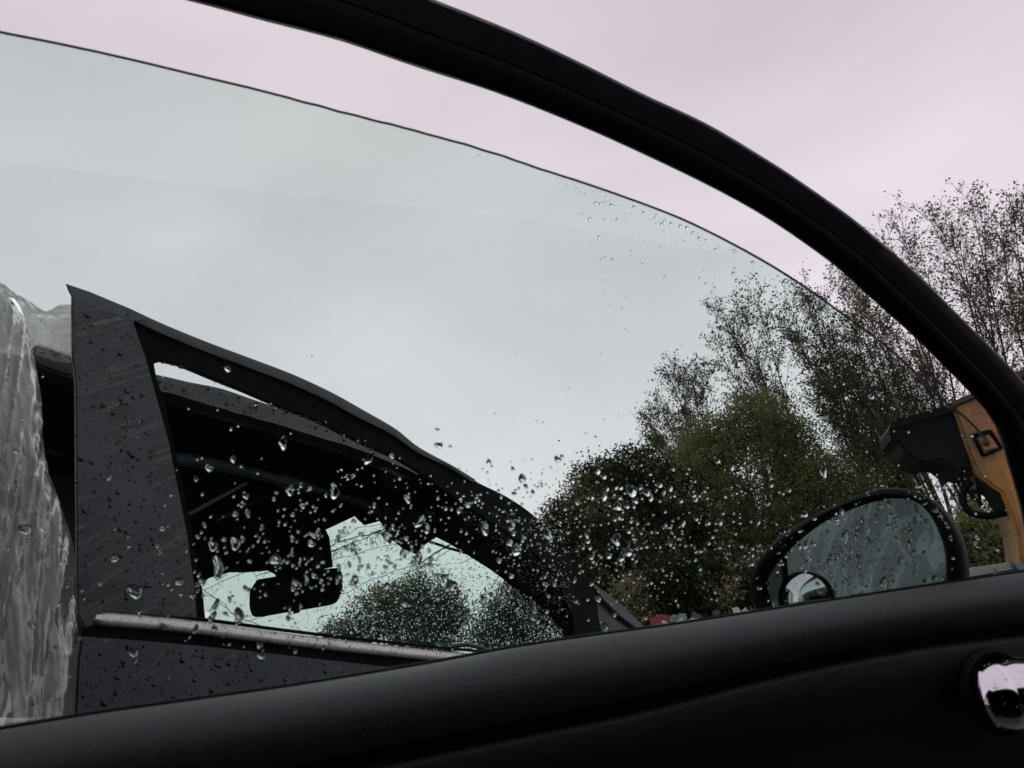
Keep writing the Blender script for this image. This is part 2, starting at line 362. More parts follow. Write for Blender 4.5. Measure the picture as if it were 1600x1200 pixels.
# ------------------------------------------------------------------ raindrop shapes (unit size, dome towards +z)
def drop_mesh(kind, seed, seg=16, rings=5):
    r_ = random.Random(seed); ph = [r_.uniform(0, 6.28) for _ in range(3)]
    V = [(0, 0, 0.0)]; Fc = []
    def rad(a):
        r = 1 + 0.17 * math.sin(2 * a + ph[0]) + 0.13 * math.sin(3 * a + ph[1])
        if kind == 'tail': r *= 1 + 0.9 * max(0, math.sin(a)) ** 6          # tail runs up
        if kind == 'comma': r *= 1 + 0.5 * max(0, math.sin(a + 0.7)) ** 3
        if kind == 'run': r *= 1 + 0.8 * max(0, abs(math.sin(a))) ** 6
        return r
    H = {'flat': 0.55, 'round': 0.72}.get(kind, 0.62)
    for j in range(rings):
        s = 1 - j / rings; h = H * (1 - s ** 2.2)
        for k in range(seg):
            a = 2 * math.pi * k / seg; q = rad(a) * s
            V.append((q * math.cos(a), q * math.sin(a) - 0.26 * (1 - s), h))
    V.append((0, -0.26, H)); top = len(V) - 1
    for k in range(seg):
        Fc.append((0, 1 + (k + 1) % seg, 1 + k))
        for j in range(rings - 1):
            a = 1 + j * seg; b = a + seg
            Fc.append((a + k, a + (k + 1) % seg, b + (k + 1) % seg, b + k))
        Fc.append((1 + (rings - 1) * seg + k, 1 + (rings - 1) * seg + (k + 1) % seg, top))
    me = bpy.data.meshes.new('raindrop'); me.from_pydata(V, [], Fc)
    me.polygons.foreach_set('use_smooth', [len(p.vertices) == 4 or 0 not in p.vertices for p in me.polygons])
    me.materials.append(M['water'])
    return me
DROPS = [drop_mesh('round', 1), drop_mesh('flat', 2), drop_mesh('round', 3), drop_mesh('comma', 4), drop_mesh('tail', 5), drop_mesh('flat', 6), drop_mesh('run', 7)]
SMALL = [drop_mesh('round', 11, 8, 3), drop_mesh('flat', 12, 8, 3), drop_mesh('round', 13, 9, 3)]
SMALLB = [m_.copy() for m_ in SMALL]
for m_ in SMALLB: m_.materials.clear()
def drop_matrix(pos, n, sx_, sy_, spin, sz=None):
    z = Vector(n).normalized(); y = (Vector((0, 0, 1)) - z * z.z).normalized(); x = y.cross(z)
    q = Matrix.Rotation(spin, 3, 'Z')
    B = Matrix((x, y, z)).transposed() @ q @ Matrix.Diagonal((sx_, sy_, sz or (sx_ + sy_) / 2))
    return Matrix.Translation(pos) @ B.to_4x4()
def merged_drops(name, mats, meshes, parent, mat=None):
    data = []
    for me in meshes:
        co = np.empty(len(me.vertices) * 3); me.vertices.foreach_get('co', co)
        data.append((co.reshape(-1, 3), [tuple(p.vertices) for p in me.polygons]))
    V, Fc, n = [], [], 0
    for i, mtx in enumerate(mats):
        co, fs = data[i % len(data)]
        A = np.array(mtx)
        V.append(co @ A[:3, :3].T + A[:3, 3]); Fc += [tuple(a + n for a in f) for f in fs]; n += len(co)
    me = bpy.data.meshes.new(name); me.from_pydata(np.vstack(V).tolist(), [], Fc)
    return link(name, me, mat or M['water'], parent, True, 'stuff')

# ================================================================== OUR OPEN DOOR
dpl_up = Vector((0, 0, 1))
D = vplane((-0.325, 0.50), (0.467, 0.72))
D = Plane(D.p, D.a, Vector((0, 0, 1)) + D.n * 0.12)
door = thing('car_door', D.at(700, 1300), 'open black car door in the foreground with half lowered wet window under a curved frame', 'car door')

Lc = crv([(-300, -120), (-100, -88), (100, -48), (300, 1), (412, 31), (531, 62), (650, 103), (769, 141), (887, 187), (987, 231), (1112, 291), (1206, 344), (1300, 410), (1348, 453), (1396, 495), (1436, 532), (1481, 577), (1515, 611), (1535, 633), (1551, 655), (1561, 674), (1568, 697), (1575, 722), (1582, 745), (1590, 772), (1597, 800), (1606, 850), (1612, 900), (1616, 960)], 150)
Uc = crv([(-330, -265), (0, -205), (300, -130), (560, -50), (681, 0), (737, 22), (819, 56), (912, 100), (1006, 147), (1106, 194), (1200, 250), (1246, 280), (1323, 334), (1365, 368), (1405, 402), (1447, 441), (1490, 484), (1532, 526), (1575, 569), (1600, 597), (1650, 660), (1700, 750), (1735, 850), (1760, 960)], 150)
prof = [(0, -0.002), (0.0, 0.002), (0.015, 0.006), (0.08, 0.010), (0.3, 0.0135), (0.48, 0.0145), (0.50, 0.0135), (0.52, 0.0146), (0.75, 0.0150), (0.955, 0.0150), (0.99, 0.008), (1.0, 0.001), (1.0, -0.004), (0.9, -0.015), (0.8, -0.03), (0.45, -0.03), (0.2, -0.012)]
rings = []
for l, u in zip(Lc, Uc):
    rings.append([D.at(l[0] + (u[0] - l[0]) * s, l[1] + (u[1] - l[1]) * s, h) for s, h in prof])
loft('window_frame', rings, M['frame_black'], door, sharp=40)
# seal lip along the lower edge of the frame, blue highlight put into its colour
tube('weather_seal', [D.at(l[0], l[1], 0.0) for l in Lc[::2]], 0.0008, M['lit_blue_edge'], door, 6)
rings = []
for y in np.linspace(-200, 1240, 14):
    a = D.at(-300, y); b = D.at(-430, y)
    rings.append([a.lerp(b, s) + D.n * h for s, h in prof])
loft('rear_frame', rings, M['frame_black'], door)

sill = lambda x: np.interp(x, [-450, 0, 112, 155, 250, 400, 430, 555, 680, 792, 897, 1040, 1118, 1240, 1300, 1510, 1600, 1800], [1213, 1141, 1122, 1115, 1102, 1081, 1077, 1057, 1036, 1014, 998, 979, 967, 948, 939, 907, 894, 868])
crease = lambda x: np.interp(x, [-450, 0, 400, 590, 780, 1000, 1150, 1300, 1450, 1600, 1800], [1410, 1321, 1240, 1200, 1160, 1115, 1075, 1040, 1012, 994, 976])
ker = np.hanning(9); ker /= ker.sum()
xs = np.linspace(-450, 1800, 120)
S = np.convolve(np.pad(sill(xs), 4, 'reflect', reflect_type='odd'), ker, 'valid'); G = np.convolve(np.pad(crease(xs), 4, 'reflect', reflect_type='odd'), ker, 'valid')
r1, r2 = [], []
for x, s, g in zip(xs, S, G):
    k = (g - s) / 130
    r1.append([D.at(x, s + 12, -0.03), D.at(x, s + 0.5, -0.008), D.at(x, s, -0.002), D.at(x, s + 3 * k, 0.006), D.at(x, s + 9 * k, 0.013), D.at(x, s + 20 * k, 0.022), D.at(x, s + 32 * k, 0.0285), D.at(x, s + 46 * k, 0.032), D.at(x, s + 60 * k, 0.0325), D.at(x, s + 78 * k, 0.030),
               D.at(x, g - 28 * k, 0.025), D.at(x, g - 24 * k, 0.023), D.at(x, g - 21 * k, 0.014), D.at(x, g + 3, 0.012), D.at(x, g + 40, -0.03)])
    r2.append([D.at(x, g - 4 * k, 0.015), D.at(x, g - 1.5, 0.025), D.at(x, g + 1.5, 0.029), D.at(x, g + 9, 0.031), D.at(x, g + 60, 0.031), D.at(x, g + 110, 0.021), D.at(x, g + 130, 0.017), D.at(x, g + 420, 0.015), D.at(x, g + 800, 0.02), D.at(x, g + 800, -0.06), D.at(x, g, -0.06)])
loft('belt_trim', r1, M['vinyl'], door, sharp=60)
loft('inner_panel', r2, M['panel'], door, sharp=60)
prism('outer_panel', [D.at(x, s + 30, -0.10) for x, s in zip(xs[::6], S[::6])] + [D.at(1800, 1800, -0.10), D.at(-450, 2100, -0.10)], -D.n * 0.02, M['gloss_black'], door)
tube('glass_seal', [D.at(x, s + 1.5, -0.006) for x, s in zip(xs, S)], 0.0028, M['rubber'], door, 8)

# window glass: a real 4 mm pane, slightly wavy top edge
Gt = crv([(-300, -15), (-150, 16), (0, 48), (100, 68), (200, 90), (300, 114), (412, 141), (537, 174), (650, 203), (750, 231), (844, 262), (950, 297), (1050, 334), (1125, 369), (1200, 410), (1263, 450), (1309, 483), (1362, 521), (1405, 556), (1436, 586), (1464, 614), (1485, 632), (1510, 652), (1537, 680), (1560, 714), (1585, 770), (1605, 840)], 240)
GO = -0.022
top = []
for i, (x, y) in enumerate(Gt):
    w = 1.2 * mnoise.noise(Vector((x * 0.035, 0, 3))) if 380 < x < 900 else 0.25 * mnoise.noise(Vector((x * 0.03, 0, 3)))
    top.append(D.at(x, y + w, GO))
bot = [D.at(x, 0, GO) for x in (0,)]
low = [D.at(x, y, GO) for x, y in ((1612, 920), (1612, 960), (-300, 1290))]
gpts = top + low
ga = gpts; gb = [p - D.n * 0.0028 for p in gpts]; n = len(ga)
window = obj('window_glass', ga, [tuple(range(n))], M['glass'], door)
obj('glass_back_face', gb, [tuple(range(n))[::-1]], M['glass'], window)
nt = len(top)
ev = [p + D.n * 0.0002 for p in top] + [p - D.n * 0.0029 for p in top] + [p - D.u * 0.0004 - D.n * 0.0029 for p in top] + [p - D.u * 0.0004 + D.n * 0.0002 for p in top]
ef = []
for i in range(nt - 1):
    if Gt[i][0] > 1540: continue
    for a in range(4):
        b = (a + 1) % 4
        ef.append((a * nt + i, a * nt + i + 1, b * nt + i + 1, b * nt + i))
obj('ground_edge', ev, ef, M['glass_edge'], window, True)

# rain on the window
gtx = Gt[:, 0]; gty = Gt[:, 1]
def glass_top(x): return np.interp(x, gtx, gty)
rd = random.Random(31)
def density(x, y):
    g_ = glass_top(x) + 8; s_ = np.interp(x, xs, S) - 3
    if y < g_ or y > s_ or x > 1598: return 0
    d = 0.004
    # dense belt across the middle
    d += 0.55 * math.exp(-((y - (800 + 0.05 * (x - 700))) / 55) ** 2) * math.exp(-((x - 720) / 300) ** 2)
    d += 0.55 * math.exp(-((y - 880) / 75) ** 2) * math.exp(-((x - 560) / 260) ** 2)
    d += 0.6 * math.exp(-((y - 835) / 85) ** 2) * math.exp(-((x - 900) / 120) ** 2)
    d += 0.35 * math.exp(-((y - 860) / 100) ** 2) * math.exp(-((x - 1050) / 140) ** 2)
    d += 0.22 * math.exp(-((y - 850) / 90) ** 2) * math.exp(-((x - 1380) / 170) ** 2)
    d += 0.16 * math.exp(-((y - 700) / 90) ** 2) * math.exp(-((x - 1480) / 100) ** 2)
    d += 0.20 * math.exp(-((y - 970) / 70) ** 2) * math.exp(-((x - 300) / 250) ** 2)
    d += 0.07 * math.exp(-((y - 700) / 130) ** 2) * math.exp(-((x - 420) / 260) ** 2)
    e = y - g_
    if 900 < x < 1420: d += 0.9 * math.exp(-e / 16) + 0.28 * math.exp(-e / 60)
    elif x <= 900: d += 0.03 * math.exp(-e / 40)
    return d
def e_ok(x, y): return y > glass_top(x) + 70
drops = []
tries = 0
cell = {}
while len(drops) < 1450 and tries < 90000:
    tries += 1
    x = rd.uniform(0, 1600); y = rd.uniform(60, 1140)
    d = density(x, y)
    cl = mnoise.noise(Vector((x * 0.028, y * 0.028, 4.0)))
    if e_ok(x, y): d *= 0.25 + 1.9 * max(0.0, cl + 0.22) * 1.6
    if x < 290: d *= 0.35
    if rd.random() > d: continue
    e = y - glass_top(x)
    if e < 60 and x > 850 or y < 500: r = rd.choice((0.8, 1.0, 1.3, 1.8, 2.6))
    else: r = min(1.15 * math.exp(abs(rd.gauss(0, 0.72))), 7.5) * (1.12 if 760 < y < 980 and x < 1000 else 0.85)
    if y < 700 and density(x, y) < 0.03: r = min(r, 1.3)
    key = (int(x // 12), int(y // 12)); ok = True
    for i in (-1, 0, 1):
        for j in (-1, 0, 1):
            for (qx, qy, qr) in cell.get((key[0] + i, key[1] + j), ()):
                if math.hypot(qx - x, qy - y) < (qr + r) * 0.85: ok = False
    if not ok: continue
    cell.setdefault(key, []).append((x, y, r)); drops.append((x, y, r))
# two rows of drips where water ran off the mirror line
for row_y, slope in ((816, 0.0), (852, -0.01)):
    for k in range(13):
        drops.append((985 + k * 17.5 + rd.uniform(-8, 8), row_y + rd.uniform(-4, 4), rd.uniform(1.8, 3.4)))
drops += [(211, 926, 9), (178, 872, 5), (332, 852, 8), (367, 848, 8.5), (341, 890, 9), (442, 690, 6), (453, 765, 6), (326, 730, 6), (700, 920, 4)]
drops.sort(key=lambda q: -q[2])
PXM = 0.62 / F
small_mats = []
for i, (x, y, r) in enumerate(drops):
    dist = (D.at(x, y, GO) - EYE).length
    rr = r * dist / F
    el = rd.uniform(0.95, 1.45)
    pos = D.at(x, y, GO) - D.n * 0.0029
    mtx = drop_matrix(pos, -D.n, rr, rr * el, rd.gauss(0.05, 0.25))
    if i < 295:
        o = bpy.data.objects.new('raindrop', DROPS[(kd := rd.choice((0, 0, 1, 2, 3, 3, 4, 5, 5, 2, 6)))]); COL.objects.link(o)
        o.parent = window; o.matrix_basis = mtx
    else: small_mats.append(mtx)
merged_drops('fine_raindrops', small_mats, SMALL, window)

# chrome inner handle in a round recess
hc = D.at(1578, 1080, 0.040)
bm = bmesh.new()
HA = (D.a * 1.0 + D.n * 0.45).normalized(); HU = Vector((0, 0, 1)); HN = HA.cross(HU).normalized()
if HN.dot(D.n) < 0: HN = -HN
HU, HN = (HU * math.cos(0.7) - HN * math.sin(0.7)), (HN * math.cos(0.7) + HU * math.sin(0.7))
sc_ = 0.62 / F
profh = [(-56, 2), (-55, 16), (-51, 33), (-46, 43), (-40, 47.5), (-37, 49), (-35, 48.6), (-33, 49.2), (-30, 51), (-18, 53), (-8, 52.5), (-5, 50), (-3, 49.5), (0, 51), (12, 50), (26, 47), (50, 40), (90, 31), (150, 25), (220, 22), (235, 12), (237, 1)]
rg = []
for ax, rad_ in profh:
    ring_ = []
    for k in range(40):
        a = 2 * math.pi * k / 40
        ring_.append(hc + (HA * ax + HU * math.sin(a) * rad_ * 1.0 + HN * math.cos(a) * rad_ * 0.7) * sc_ * 1.12 )
    rg.append(ring_)
handle = loft('door_handle', rg, M['chrome'], door, sharp=60)
for b_ in (): pass
rg = []
rc = D.at(1562, 1080, 0.0415)
for rad_, h in ((60, -0.004), (59, 0.0012), (56, 0.002), (52, 0.0), (42, -0.010), (2, -0.016)):
    rg.append([rc + (D.a * math.cos(2 * math.pi * k / 48) + Vector((0, 0, 1)) * math.sin(2 * math.pi * k / 48)) * rad_ * sc_ + D.n * h for k in range(48)])
loft('handle_recess', rg, M['black_plastic'], door, sharp=60)
hm = []
for i in range(70):
    ax = rd.uniform(-50, 40); a = rd.uniform(0, 2 * math.pi)
    rad_ = np.interp(ax, [p[0] for p in profh], [p[1] for p in profh])
    nn = (HU * math.sin(a) / 1.0 + HN * math.cos(a) / 0.7).normalized()
    pos = hc + (HA * ax + HU * math.sin(a) * rad_ + HN * math.cos(a) * rad_ * 0.7) * sc_ * 1.12
    r = rd.uniform(0.5, 1.5) * sc_
    hm.append(drop_matrix(pos, nn, r, r * 1.2, 0))
merged_drops('handle_raindrops', hm, SMALL, handle)

# ------------------------------------------------------------------ door mirror (outside, seen through the pane)
mc = at_dist(1340, 880, 0.80)
dv = (mc - EYE).normalized()
refl = Vector((-0.86, -0.50, 0.12)).normalized()
mn = (refl - dv).normalized()
ma = Vector((0, 0, 1)).cross(mn).normalized(); mu_ = mn.cross(ma)
MP = Plane(mc, ma, mu_)
outer = crv([(1176, 935), (1172, 910), (1180, 886), (1198, 859), (1228, 832), (1270, 805), (1315, 784), (1360, 767), (1390, 762), (1420, 765), (1444, 773), (1465, 790), (1483, 814), (1495, 841), (1501, 868), (1504, 907), (1498, 955), (1470, 985), (1400, 1000), (1260, 1005), (1196, 975), (1177, 938)], 72)[:-1]
inner = crv([(1199, 938), (1193, 910), (1207, 883), (1225, 862), (1255, 835), (1288, 812), (1330, 793), (1375, 780), (1405, 778), (1432, 784), (1453, 802), (1468, 829), (1477, 856), (1480, 886), (1478, 925), (1470, 955), (1440, 970), (1380, 978), (1270, 982), (1212, 965), (1200, 941)], 72)[:-1]
mcar = thing('door_mirror', MP.at(1340, 1000), 'black oval door mirror seen through the wet window with a small round blind spot mirror', 'mirror')
cen = MP.at(1340, 880)
rg = []
Po = [MP.at(*p) for p in outer]; Pi = [MP.at(*p) for p in inner]
rg.append([p - MP.n * 0.004 for p in Pi]); rg.append([p + MP.n * 0.004 for p in Pi])
rg.append([a.lerp(b, 0.35) + MP.n * 0.009 for a, b in zip(Pi, Po)])
rg.append([a.lerp(b, 0.8) + MP.n * 0.007 for a, b in zip(Pi, Po)])
rg.append([p for p in Po])
for s, h in ((0.985, 0.02), (0.95, 0.04), (0.86, 0.06), (0.70, 0.078), (0.45, 0.09), (0.12, 0.096)):
    rg.append([cen + (p - cen) * s - MP.n * h for p in Po])
loft('mirror_housing', rg, M['black_plastic'], mcar, sharp=70)
mg = obj('mirror_glass', [p - MP.n * 0.002 for p in Pi], [tuple(range(len(Pi)))], M['mirror'], mcar)
bc = MP.at(1259, 937); br = 37 * (bc - EYE).length / F
V = []; rr_ = []
for s in np.linspace(1.0, 0.05, 9):
    rr_.append([bc + (MP.a * math.cos(2 * math.pi * k / 40) + MP.u * math.sin(2 * math.pi * k / 40)) * br * s + MP.n * (0.003 + 0.011 * (1 - s * s)) for k in range(40)])
loft('blind_spot_mirror', rr_, M['mirror2'], mcar)
bm = bmesh.new()
ringp = [bc + (MP.a * math.cos(2 * math.pi * k / 40) + MP.u * math.sin(2 * math.pi * k / 40)) * br * 1.03 + MP.n * 0.003 for k in range(41)]
tube_bm(bm, ringp, 0.0007, 6, False); bmobj('blind_spot_rim', bm, M['black_plastic'], mcar, True)
prism('indicator_lens', [MP.at(x, y, -0.02) for x, y in ((1176, 925), (1184, 938), (1192, 965), (1178, 968))], -MP.n * 0.03, M['orange_lens'], mcar, 0.002)
mm_ = []
for i in range(420):
    a, b = rd.uniform(1175, 1500), rd.uniform(765, 960)
    # inside the outer outline
    q = MP.at(a, b, 0.0)
    ctr = (1340, 880); ang = math.atan2(b - 880, a - 1340)
    ro = np.interp(ang, *(lambda A, Rr: (A[np.argsort(A)], Rr[np.argsort(A)]))(np.arctan2(outer[:, 1] - 880, outer[:, 0] - 1340), np.hypot(outer[:, 1] - 880, outer[:, 0] - 1340)))
    ri = np.interp(ang, *(lambda A, Rr: (A[np.argsort(A)], Rr[np.argsort(A)]))(np.arctan2(inner[:, 1] - 880, inner[:, 0] - 1340), np.hypot(inner[:, 1] - 880, inner[:, 0] - 1340)))
    h = math.hypot(a - 1340, b - 880)
    if h > ro * 0.97 or ri * 0.97 < h < ri * 1.04: continue
    if h < ri and i % 2: continue
    off = -0.0019 if h < ri else 0.0085
    if math.hypot(a - 1259, b - 937) < 42: continue
    r = rd.uniform(0.8, 2.6) * 0.8 / F
    mm_.append(drop_matrix(MP.at(a, b, off), MP.n, r, r * rd.uniform(1, 1.6), 0))
merged_drops('mirror_raindrops', mm_, SMALL, mcar)
tube('mirror_arm', [MP.at(1500, 960, -0.05), MP.at(1600, 985, -0.04), D.at(1680, 1000, -0.10)], 0.02, M['black_plastic'], mcar, 10)

# ================================================================== NEIGHBOUR CAR
N1 = vplane((-0.60, 1.12), (0.22, 2.36))
N2 = vplane((-0.72, 1.20), (0.22, 2.42))
V2 = -N2.n                                             # across that car, away from us
car = thing('black_car', (N2.p.x, N2.p.y, 0), 'scratched black car with chrome waist strip and cracked windscreen behind the wet window', 'car')
def on(pl, pts, off=0.0): return [pl.at(x, y, off) for x, y in pts]
ftop = [(102, 444), (140, 457), (175, 470), (250, 505), (325, 536), (400, 564), (460, 587), (520, 615), (570, 643), (620, 672), (655, 700), (710, 730), (751, 755), (792, 775), (828, 799), (853, 821), (869, 839), (891, 865), (912, 890), (930, 915)]
ftopc = crv(ftop, 70)
flow = [(935, 950), (938, 1010), (900, 1015), (893, 960), (872, 905), (835, 865), (790, 832), (740, 800), (690, 765), (655, 738), (620, 717), (570, 695), (532, 677), (502, 661), (470, 648), (435, 635), (382, 612), (332, 592), (282, 571), (252, 564), (242, 567), (246, 590), (257, 620), (275, 702), (296, 800), (317, 912), (324, 980), (300, 985), (135, 985), (128, 900), (126, 717), (124, 582), (120, 537), (116, 475)]
dframe = prism('door_frame', on(N1, [(122, 456)] + [tuple(p) for p in ftopc if p[0] > 128] + flow), -N1.n * 0.010, M['door_black'], car, 0.003)
# worn outer lip of the frame, its lit grey put into the colour
lip = ftopc[8:52]
rg = []
for i, p in enumerate(lip):
    a = N1.at(p[0] - 1, p[1] - 1.5, 0.004); w = 13 if p[0] < 560 else max(3, 13 - (p[0] - 560) / 14)
    b = N1.at(p[0] - 4, p[1] + w + 0.8 * mnoise.noise(Vector((p[0] * .09, 0, 0))), 0.007)
    rg.append([a, a.lerp(b, 0.5) + N1.n * 0.003, b, b - N1.n * 0.006, a - N1.n * 0.006])
loft('frame_lip', rg, M['worn_lit_edge'], car)
cap_ = [(102, 444), (140, 457), (205, 484), (232, 500), (205, 503), (150, 482), (112, 466), (106, 455)]
prism('frame_cap', on(N1, cap_, 0.006), N1.n * 0.003, M['lit_blue_edge'], car, 0.001)  # top edge of the frame, its bluish light painted into the colour
pil = [(110, 465), (150, 481), (205, 504), (214, 530), (225, 560), (240, 615), (262, 695), (265, 712), (275, 762), (290, 837), (300, 912), (305, 966), (160, 958), (148, 975), (130, 982), (118, 960), (117, 900), (116, 717), (115, 600), (111, 560), (110, 537), (110, 500)]
prism('pillar_trim', on(N1, pil, 0.004), N1.n * 0.006, M['pillar'], car, 0.0015)
bmv = []
rg = []
stt = crv([(148, 965), (230, 972), (300, 979), (400, 992), (530, 1008), (680, 1024), (780, 1033)], 50)
for i, p in enumerate(stt):
    w = 10.5 * (1 - 0.35 * i / 49)
    if i < 2: w *= 0.6 + 0.3 * i
    a = N1.at(p[0] + 2, p[1] - w, 0.008); b = N1.at(p[0] - 3, p[1] + w, 0.012)
    rg.append([a - N1.n * 0.006, a, a.lerp(b, 0.3) + N1.n * 0.004, a.lerp(b, 0.7) + N1.n * 0.005, b, b - N1.n * 0.01])
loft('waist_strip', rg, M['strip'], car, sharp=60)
tube('waist_seal', [N1.at(x, y, 0.004) for x, y in crv([(150, 950), (300, 966), (430, 983), (530, 995), (680, 1011), (800, 1022)], 30)], 0.003, M['rubber'], car, 6)
skin_top = crv([(128, 994), (250, 1003), (400, 1018), (530, 1033), (680, 1050), (900, 1075)], 30)
prism('lower_seal', on(N1, [tuple(p) for p in crv([(128, 978), (250, 985), (400, 998), (530, 1014), (680, 1030), (900, 1055)], 20)] + [tuple(p) for p in crv([(128, 996), (250, 1005), (400, 1020), (530, 1035), (680, 1052), (900, 1077)], 20)][::-1], 0.002), -N1.n * 0.03, M['rubber'], car)
skin = prism('door_skin', on(N1, [tuple(p) for p in skin_top] + [(900, 1500), (95, 1900), (112, 1200), (117, 1120), (122, 1025)], 0.010), -N1.n * 0.04, M['skin'], car, 0.003)
# body: roof rail, roof, pillars
ru = [(247, 586), (295, 597), (345, 607), (395, 624), (435, 637), (482, 652), (532, 675), (582, 697), (620, 717), (650, 738), (675, 752)]
rl = [(252, 615), (295, 627), (340, 640), (395, 656), (435, 667), (482, 682), (532, 696), (570, 710), (620, 730), (650, 744), (676, 756)]
ruc, rlc = crv([(-60, 540), (120, 562)] + ru, 80), crv([(-60, 566), (120, 590)] + rl, 80)
rg = []
for i, (a_, b_) in enumerate(zip(ruc, rlc)):
    w = 1.6 * mnoise.noise(Vector((a_[0] * 0.05, 1, 0))) + 0.8 * mnoise.noise(Vector((a_[0] * 0.18, 5, 0)))
    a = N2.at(a_[0], a_[1], 0); b = N2.at(b_[0], b_[1] + w, 0)
    rg.append([a - N2.n * 0.05, a, a.lerp(b, 0.5) + N2.n * 0.006, a.lerp(b, 0.85) + N2.n * 0.007, b + N2.n * 0.011, b + N2.n * 0.009 - Vector((0, 0, 0.003)), b - N2.n * 0.04])
rail = loft('roof_rail', rg[16:], M['rail'], car, sharp=60)
W_ = 1.25
rg = []
for b_ in rlc:
    b = N2.at(b_[0], b_[1] - 4, 0)
    row = []
    for q in np.linspace(0.0, 1, 10): row.append(b + V2 * (W_ * q) + Vector((0, 0, 0.03 * math.sin(math.pi * q))))
    for q in np.linspace(1, 0.0, 10): row.append(b + V2 * (W_ * q) + Vector((0, 0, 0.02 + 0.04 * math.sin(math.pi * q))))
    rg.append(row)
loft('roof', rg, M['dark_trim'], car)
ap = [(590, 735), (640, 748), (675, 752), (720, 780), (780, 800), (830, 840), (870, 870), (905, 915), (925, 960), (935, 1015), (893, 1015), (886, 983), (869, 964), (847, 942), (809, 914), (776, 890), (737, 865), (710, 848), (690, 838), (660, 800), (600, 765)]
prism('front_pillar', on(N2, ap, -0.005), V2 * 0.02, M['door_black'], car, 0.004)
prism('wing_edge', on(N1, [(924, 909), (951, 928), (975, 947), (1013, 984), (1060, 1040), (1010, 1040), (995, 982), (967, 961), (943, 937), (930, 920)], 0.004), -N1.n * 0.02, M['wing'], car, 0.002)
prism('wing_panel', on(N1, [(926, 925), (943, 940), (967, 964), (995, 984), (1010, 1050), (948, 1050), (940, 990)], -0.01), -N1.n * 0.02, M['skin'], car, 0.002)
# lower body and bonnet, mostly hidden by our door
bz = N2.at(150, 1150, -0.02)
base0 = N2.p + N2.a * (-1.3); base1 = N2.p + N2.a * 3.0
lo = []
for p in (base0, base1): lo.append(Vector((p.x, p.y, 0.0)))
bl = [(0, 0.20), (0, 0.86), (2.0, 0.80), (2.9, 0.72), (4.1, 0.6), (4.3, 0.45), (4.3, 0.2)]
o0 = Vector((base0.x, base0.y, 0)) + V2 * 0.06
prism('lower_body', [o0 + N2.a * q + Vector((0, 0, z)) for q, z in bl], V2 * 1.35, M['gloss_black'], car, 0.02)
prism('dark_backing', [N2.at(x, y, -0.55) for x, y in ((-260, 575), (120, 590), (262, 600), (275, 1120), (-260, 1120))], V2 * 0.03, M['dark_trim'], car)  # added dark sheet standing in for the unlit rear interior
prism('seat_back', [N2.at(x, y, -0.40) for x, y in ((60, 735), (120, 742), (140, 1100), (40, 1100))], V2 * 0.06, M['green_mesh'], car, 0.01)
prism('cabin_brace', [N2.at(x, y, -0.38) for x, y in ((70, 700), (104, 708), (110, 712), (70, 708))], V2 * 0.01, M['tube'], car)
prism('broken_rail', on(N2, [(47, 548), (60, 537), (72, 541), (90, 548), (112, 553), (118, 590), (90, 583), (64, 573), (52, 567)], 0.02), V2 * 0.03, M['brown_rail'], car, 0.004)
prism('rail_end', on(N2, [(55, 540), (72, 545), (90, 551), (111, 558), (111, 551), (85, 545), (60, 535)], 0.024), V2 * 0.01, M['chrome'], car, 0.001)
# inside: headliner tube, visors, mirror
tp = crv([(270, 716), (320, 722), (380, 735), (432, 748), (495, 765), (545, 779), (600, 796)], 30)
tube('curtain_tube', [N2.at(x, y, -0.12) for x, y in tp], [0.0125 + 0.004 * math.sin(i * 0.5) * (i > 14) - 0.004 * (i / 30) for i in range(30)], M['tube'], car, 10)
wb = N2.at(893, 1000, -0.02); wtp = N2.at(672, 775, -0.02)
WP = Plane(wb, V2, (wtp - wb))
ws = prism('windscreen', [wb - N2.a * 0 + V2 * 0.0 + (wb - wtp) * 0.25, wtp, wtp + V2 * 1.25, wb + V2 * 1.3 + (wb - wtp) * 0.25], -WP.n * 0.005, M['windscreen'], car)
sgn = WP.n
hdr = [(240, 860), (300, 800), (400, 748), (690, 745), (720, 800), (682, 836), (663, 846), (652, 859), (633, 852), (616, 838), (607, 826), (597, 809), (572, 816), (557, 802), (510, 824), (500, 840), (488, 870), (480, 892), (440, 897), (422, 887), (390, 890), (362, 890), (330, 899), (316, 910), (316, 980), (240, 980)]
prism('windscreen_surround', on(WP, hdr, 0.03), sgn * 0.012, M['dark_trim'], car, 0.002)
prism('sun_visor', on(WP, [(560, 770), (680, 800), (686, 832), (664, 848), (653, 861), (633, 853), (612, 836), (598, 812)], 0.05), sgn * 0.012, NT('dark_blue_visor').pbsdf((0.012, 0.02, 0.026), 0.7), car, 0.002)
prism('frit_band', on(WP, [(490, 835), (508, 826), (515, 840), (520, 885), (500, 890), (486, 870)], 0.004), sgn * 0.002, M['green_mesh'], car)
prism('frit_band', on(WP, [(422, 886), (437, 880), (455, 884), (472, 893), (430, 897)], 0.004), sgn * 0.002, M['green_mesh'], car)
prism('slit_strip', on(WP, [(295, 800), (384, 753), (388, 755), (299, 804)], 0.055), sgn * 0.003, M['pale_slit_light'], car)  # pale colour stands in for sky light through a slit in the roof
prism('slit_strip', on(WP, [(338, 812), (420, 772), (421, 773), (339, 814)], 0.055), sgn * 0.002, M['tube'], car)
prism('rear_view_mirror', on(WP, [tuple(p) for p in crv([(397, 920), (399, 908), (408, 903), (470, 893), (522, 886), (533, 889), (536, 900), (536, 920), (532, 929), (522, 933), (460, 944), (412, 952), (400, 948), (397, 935), (397, 922)], 40)[:-1]], 0.09), sgn * 0.03, M['black_plastic'], car, 0.004)
